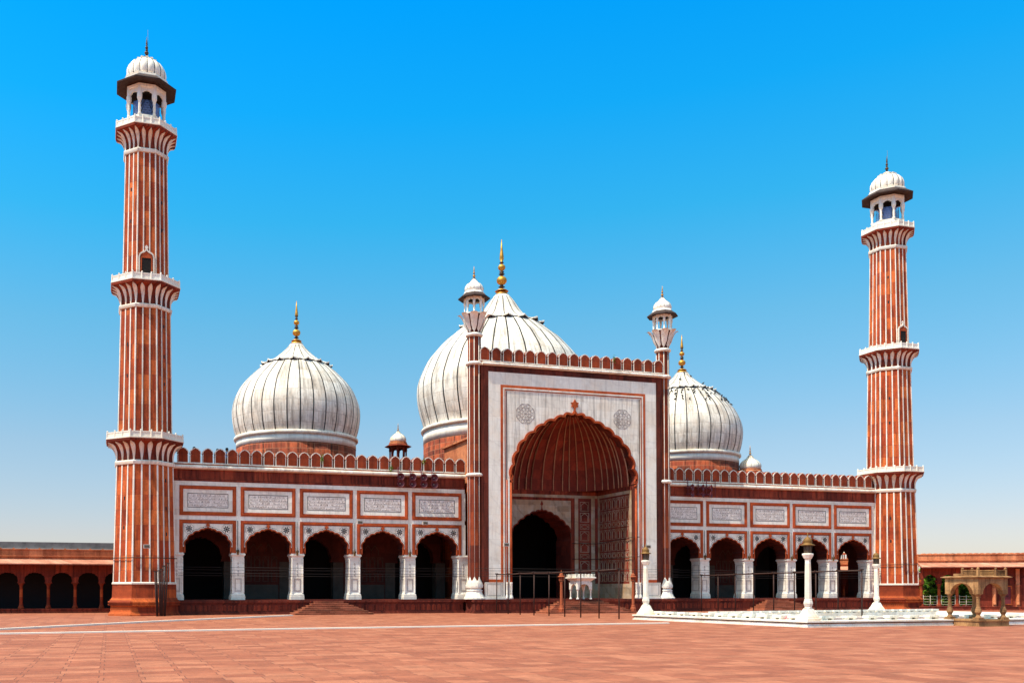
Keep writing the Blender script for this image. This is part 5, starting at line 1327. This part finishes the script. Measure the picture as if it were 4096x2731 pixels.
for k in range(4):
    a = pi / 2 * k
    for i in range(7):
        u = -0.78 + 1.56 * i / 6; x, y = 0.78, u; X, Y = x * cos(a) - y * sin(a), x * sin(a) + y * cos(a)
        mb.ring([(0.03, 1.70), (0.03, 1.90), (0.012, 1.96)], 6, c=(X, Y))
    for z in (1.78, 1.88):
        mb.tube([(0.78 * cos(a) + 0.78 * sin(a), 0.78 * sin(a) - 0.78 * cos(a), z), (0.78 * cos(a) - 0.78 * sin(a), 0.78 * sin(a) + 0.78 * cos(a), z)], 0.022, 4)
put('balustrade', mb, 'marble', t)
# brown stone kiosk at the pool
t = empty('stone_kiosk', (39.85, -30.85, 0)); tag(t, 'weathered brown sandstone kiosk with a latticed balustrade at the pool edge on the right', 'kiosk')
s_ = 1.0
mb = MB(); mb.box(-s_, s_, -s_, s_, 0, 0.05); mb.box(-s_ + 0.03, s_ - 0.03, -s_ + 0.03, s_ - 0.03, 0.05, 0.24); mb.box(-s_, s_, -s_, s_, 0.24, 0.34)
for i in range(18):
    for sg in (-1, 1):
        u = -s_ + (i + 0.5) * 2 * s_ / 18; mb.box(u - 0.03, u + 0.03, sg * (s_ + 0.01) - 0.012, sg * (s_ + 0.01) + 0.012, 0.26, 0.31); mb.box(sg * (s_ + 0.01) - 0.012, sg * (s_ + 0.01) + 0.012, u - 0.03, u + 0.03, 0.26, 0.31)
put('platform', mb, 'brown', t)
c_ = 0.80
for sx_ in (-1, 1):
    for sy in (-1, 1):
        m2 = MB(); m2.box(-0.17, 0.17, -0.17, 0.17, 0.34, 0.44); m2.ring([(0.15, 0.44), (0.10, 0.52), (0.08, 0.60)], 8)
        m2.ring([(0.08, 0.56), (0.15, 0.70), (0.14, 0.82), (0.085, 0.98), (0.08, 1.40), (0.10, 1.43), (0.09, 1.47), (0.155, 1.58), (0.16, 1.62)], 24, smooth=False, lobes=12, amp=0.10)
        put('column', m2, 'brown', t, (sx_ * c_, sy * c_, 0))
hp = half_to_full([(0.64, 1.60), (0.63, 1.72), (0.56, 1.88), (0.44, 2.01), (0.28, 2.10), (0.14, 2.14), (0, 2.17)])
for k in range(4):
    q = MB(); arched_plate(q, -0.95, 0.95, 1.60, 2.40, hp, -0.14, 0.14); 
    if k % 2: q.v = [(a * 0.70, b, c) if abs(a) > 0.7 else (a, b, c) for a, b, c in q.v]
    q.frame(-0.62, 0.62, 1.70, 2.32, 0.03, -0.155, -0.14) if False else q.box(-0.62, 0.62, -0.155, -0.14, 2.24, 2.27)
    put('arch', q, 'brown', t, (c_ * cos(pi / 2 * k - pi / 2), c_ * sin(pi / 2 * k - pi / 2), 0), pi / 2 * k)
put('roof_slab', MB().ring([(1.35, 2.40), (1.52, 2.42), (1.55, 2.45), (1.35, 2.50)], 4, pi / 4), 'brown', t)
def lattice(x0, y0, x1, y1, z):
    L = math.hypot(x1 - x0, y1 - y0); m = MB()
    m.box(0, L, -0.03, 0.03, 0.0, 0.04); m.box(0, L, -0.035, 0.035, 0.27, 0.31)
    for i in range(int(L / 0.06) + 5):
        for sg in (1, -1):
            a = -0.23 + i * 0.06; P = [(a, 0.04), (a + 0.23, 0.27)] if sg > 0 else [(a + 0.23, 0.04), (a, 0.27)]
            q = [(min(max(p[0], 0), L), p[1]) for p in P]
            if abs(q[0][0] - q[1][0]) > 0.12: m.strip(q, 0.02, (-0.015, 0.015))
    put('lattice', m, 'brown', t, (x0, y0, z), math.atan2(y1 - y0, x1 - x0))
def post_(x, y, z):
    put('baluster_post', MB().box(-0.05, 0.05, -0.05, 0.05, 0, 0.34).ring([(0.04, 0.34), (0.065, 0.37), (0.05, 0.41), (0.01, 0.44)], 8), 'brown', t, (x, y, z))
z = 2.50
for (a, b) in (((-0.88, -0.05), (-0.88, -0.88)), ((0.25, -0.88), (0.88, -0.88)), ((0.25, 0.4), (0.25, -0.88))):
    lattice(*a, *b, z)
for p in ((-0.88, -0.02), (-0.88, -0.88), (0.25, -0.88), (0.88, -0.88), (0.25, 0.42)): post_(*p, z)
put('fallen_block', MB().box(-0.88, -0.78, 0.05, 0.5, z, z + 0.13), 'brown', t)

# ================================================================== PEOPLE ON THE ROOF
def person(x, y, z, shirt, lab, rz=0):
    t = empty('person', (x, y, z), rz)
    J = {'pel': (0, 0, 0.92), 'chest': (0, 0, 1.25), 'neck': (0, 0, 1.43), 'head0': (0, -0.02, 1.50), 'head1': (0, -0.03, 1.62), 'head2': (0, -0.02, 1.70),
         'sl': (-0.17, 0, 1.38), 'el': (-0.24, 0.02, 1.10), 'wl': (-0.22, -0.16, 0.95), 'hl': (-0.20, -0.24, 0.93), 'sr': (0.17, 0, 1.38), 'er': (0.24, 0.02, 1.10), 'wr': (0.22, -0.16, 0.95), 'hr': (0.20, -0.24, 0.93),
         'll': (-0.09, 0, 0.86), 'kl': (-0.10, -0.02, 0.48), 'al': (-0.10, 0.02, 0.09), 'fl': (-0.11, -0.16, 0.03), 'lr': (0.09, 0, 0.86), 'kr': (0.10, -0.02, 0.48), 'ar': (0.10, 0.02, 0.09), 'fr': (0.11, -0.16, 0.03)}
    rad = {'pel': 0.14, 'chest': 0.15, 'neck': 0.055, 'head0': 0.075, 'head1': 0.10, 'head2': 0.07, 'sl': 0.06, 'el': 0.045, 'wl': 0.03, 'hl': 0.035, 'sr': 0.06, 'er': 0.045, 'wr': 0.03, 'hr': 0.035,
           'll': 0.09, 'kl': 0.06, 'al': 0.04, 'fl': 0.035, 'lr': 0.09, 'kr': 0.06, 'ar': 0.04, 'fr': 0.035}
    E_ = [('pel', 'chest'), ('chest', 'neck'), ('neck', 'head0'), ('head0', 'head1'), ('head1', 'head2'), ('neck', 'sl'), ('sl', 'el'), ('el', 'wl'), ('wl', 'hl'), ('neck', 'sr'), ('sr', 'er'), ('er', 'wr'), ('wr', 'hr'),
          ('pel', 'll'), ('ll', 'kl'), ('kl', 'al'), ('al', 'fl'), ('pel', 'lr'), ('lr', 'kr'), ('kr', 'ar'), ('ar', 'fr')]
    ks = list(J); me = bpy.data.meshes.new('body'); me.from_pydata([J[k] for k in ks], [(ks.index(a), ks.index(b)) for a, b in E_], [])
    me.materials.append(M['skin']); o = bpy.data.objects.new('body', me); C.objects.link(o); o.parent = t
    md = o.modifiers.new('skin', 'SKIN'); o.modifiers.new('sub', 'SUBSURF').levels = 1
    for k, v_ in zip(ks, me.skin_vertices[0].data): v_.radius = (rad[k], rad[k]); v_.use_root = (k == 'pel')
    put('shirt', MB().ring([(0.17, 0.86), (0.175, 1.0), (0.19, 1.25), (0.20, 1.36), (0.12, 1.43), (0.07, 1.46)], 16, smooth=True), shirt, t)
    put('trousers', MB().ring([(0.075, 0.10), (0.095, 0.5), (0.11, 0.86)], 10, c=(-0.10, 0), smooth=True).ring([(0.075, 0.10), (0.095, 0.5), (0.11, 0.86)], 10, c=(0.10, 0), smooth=True).ring([(0.18, 0.80), (0.175, 0.95)], 14, smooth=True), 'shirt_grey', t)
    put('hair', MB().ring([(0.10, 1.56), (0.118, 1.62), (0.115, 1.70), (0.08, 1.76), (0.02, 1.78)], 14, c=(0, 0.01), smooth=True), 'hair', t)
    tag(t, lab, 'person', 'people on the hall roof')
person(6.02, 1.7, 10.62, 'shirt_blue', 'person with dark hair in a blue shirt on the roof behind the merlons', 0.3)
person(3.62, 1.9, 10.62, 'shirt_grey', 'person on the roof whose dark head shows above the second merlon', -0.2)
person(5.35, 1.9, 10.55, 'shirt_white', 'person on the roof nearly hidden behind the fifth merlon', 0)

# ================================================================== PIGEONS
def pigeon_mb():
    mb = MB(); mb.tube([(-0.17, 0, 0.05), (-0.08, 0, 0.09), (0, 0, 0.12), (0.07, 0, 0.15), (0.10, 0, 0.20), (0.13, 0, 0.215), (0.165, 0, 0.205)], [0.012, 0.045, 0.07, 0.06, 0.036, 0.032, 0.006], 8)
    mb.tube([(0.02, 0.02, 0.07), (0.02, 0.02, 0)], 0.008, 4); mb.tube([(0.02, -0.02, 0.07), (0.02, -0.02, 0)], 0.008, 4)
    return mb
pg = None; rnd = random.Random(21)
def radius_at(prof, z):
    for (r0, z0), (r1, z1) in zip(prof, prof[1:]):
        if z0 <= z <= z1: return r0 + (r1 - r0) * (z - z0) / (z1 - z0)
    return prof[-1][0]
def pigeon(x, y, z, lab, grp, s_=1.0):
    global pg
    if pg is None: pg = put('pigeon', pigeon_mb(), 'pigeon'); o = pg
    else: o = pg.copy(); C.objects.link(o)
    o.location = (x, y, z); o.rotation_euler = (0, 0, rnd.uniform(0, 2 * pi)); o.scale = (s_,) * 3
    tag(o, lab, 'pigeon', grp)
cx, cy = W - 13.40, 12.35
for k in range(16):      # rows of birds below the collar, facing the camera
    for j in range(5):
        if rnd.random() < 0.18: continue
        z = 21.35 - 0.36 * j - rnd.uniform(0, 0.12); r = radius_at(SD, z) + 0.01; a = R(-150) + R(8.6) * k + rnd.uniform(-0.03, 0.03)
        pigeon(cx + r * cos(a), cy + r * sin(a), z, 'dark pigeon in the flock perched below the crown of the right dome', 'pigeons on the right dome', 1.0)
for a, z in ((-2.3, 22.4), (-1.3, 22.8), (-0.9, 22.0), (-1.9, 23.2)):
    r = radius_at(SD, z) + 0.01; pigeon(cx + r * cos(a), cy + r * sin(a), z, 'dark pigeon perched on the cone above the crown of the right dome', 'pigeons high on the right dome')
pigeon(25.15, YP - 0.3, 1.2, 'dark pigeon', None) if False else None

# ================================================================== WEEDS
def weed(x, y, z, lab, seed):
    rnd = random.Random(seed); mb = MB()
    for _ in range(70):
        p = Vector((rnd.gauss(0, 0.07), rnd.uniform(-0.1, 0), rnd.gauss(0, 0.15))); a = Vector((rnd.gauss(0, 1), rnd.gauss(0, 1), rnd.gauss(0, 1))).normalized(); b = a.orthogonal().normalized(); s_ = 0.05
        mb.add([p - a * s_, p + b * s_ * 0.6, p + a * s_, p - b * s_ * 0.6], [(0, 1, 2, 3)])
    tag(put('weed', mb, 'leaf', None, (x, y, z)), lab, 'weed', 'weeds growing on the parapet')
weed(20.95, -0.06, 11.7, 'green weed on the merlon above the loudspeakers', 1); weed(18.3, -0.06, 11.05, 'green weed at the foot of a merlon left of the loudspeakers', 2)
weed(12.9, -0.06, 11.6, 'green weed between merlons above the left steps', 3); weed(36.5, YP - 0.08, 20.3, 'green weed on the merlons above the portal', 4)

for o in bpy.data.objects:
    if '_w' in o: del o['_w']
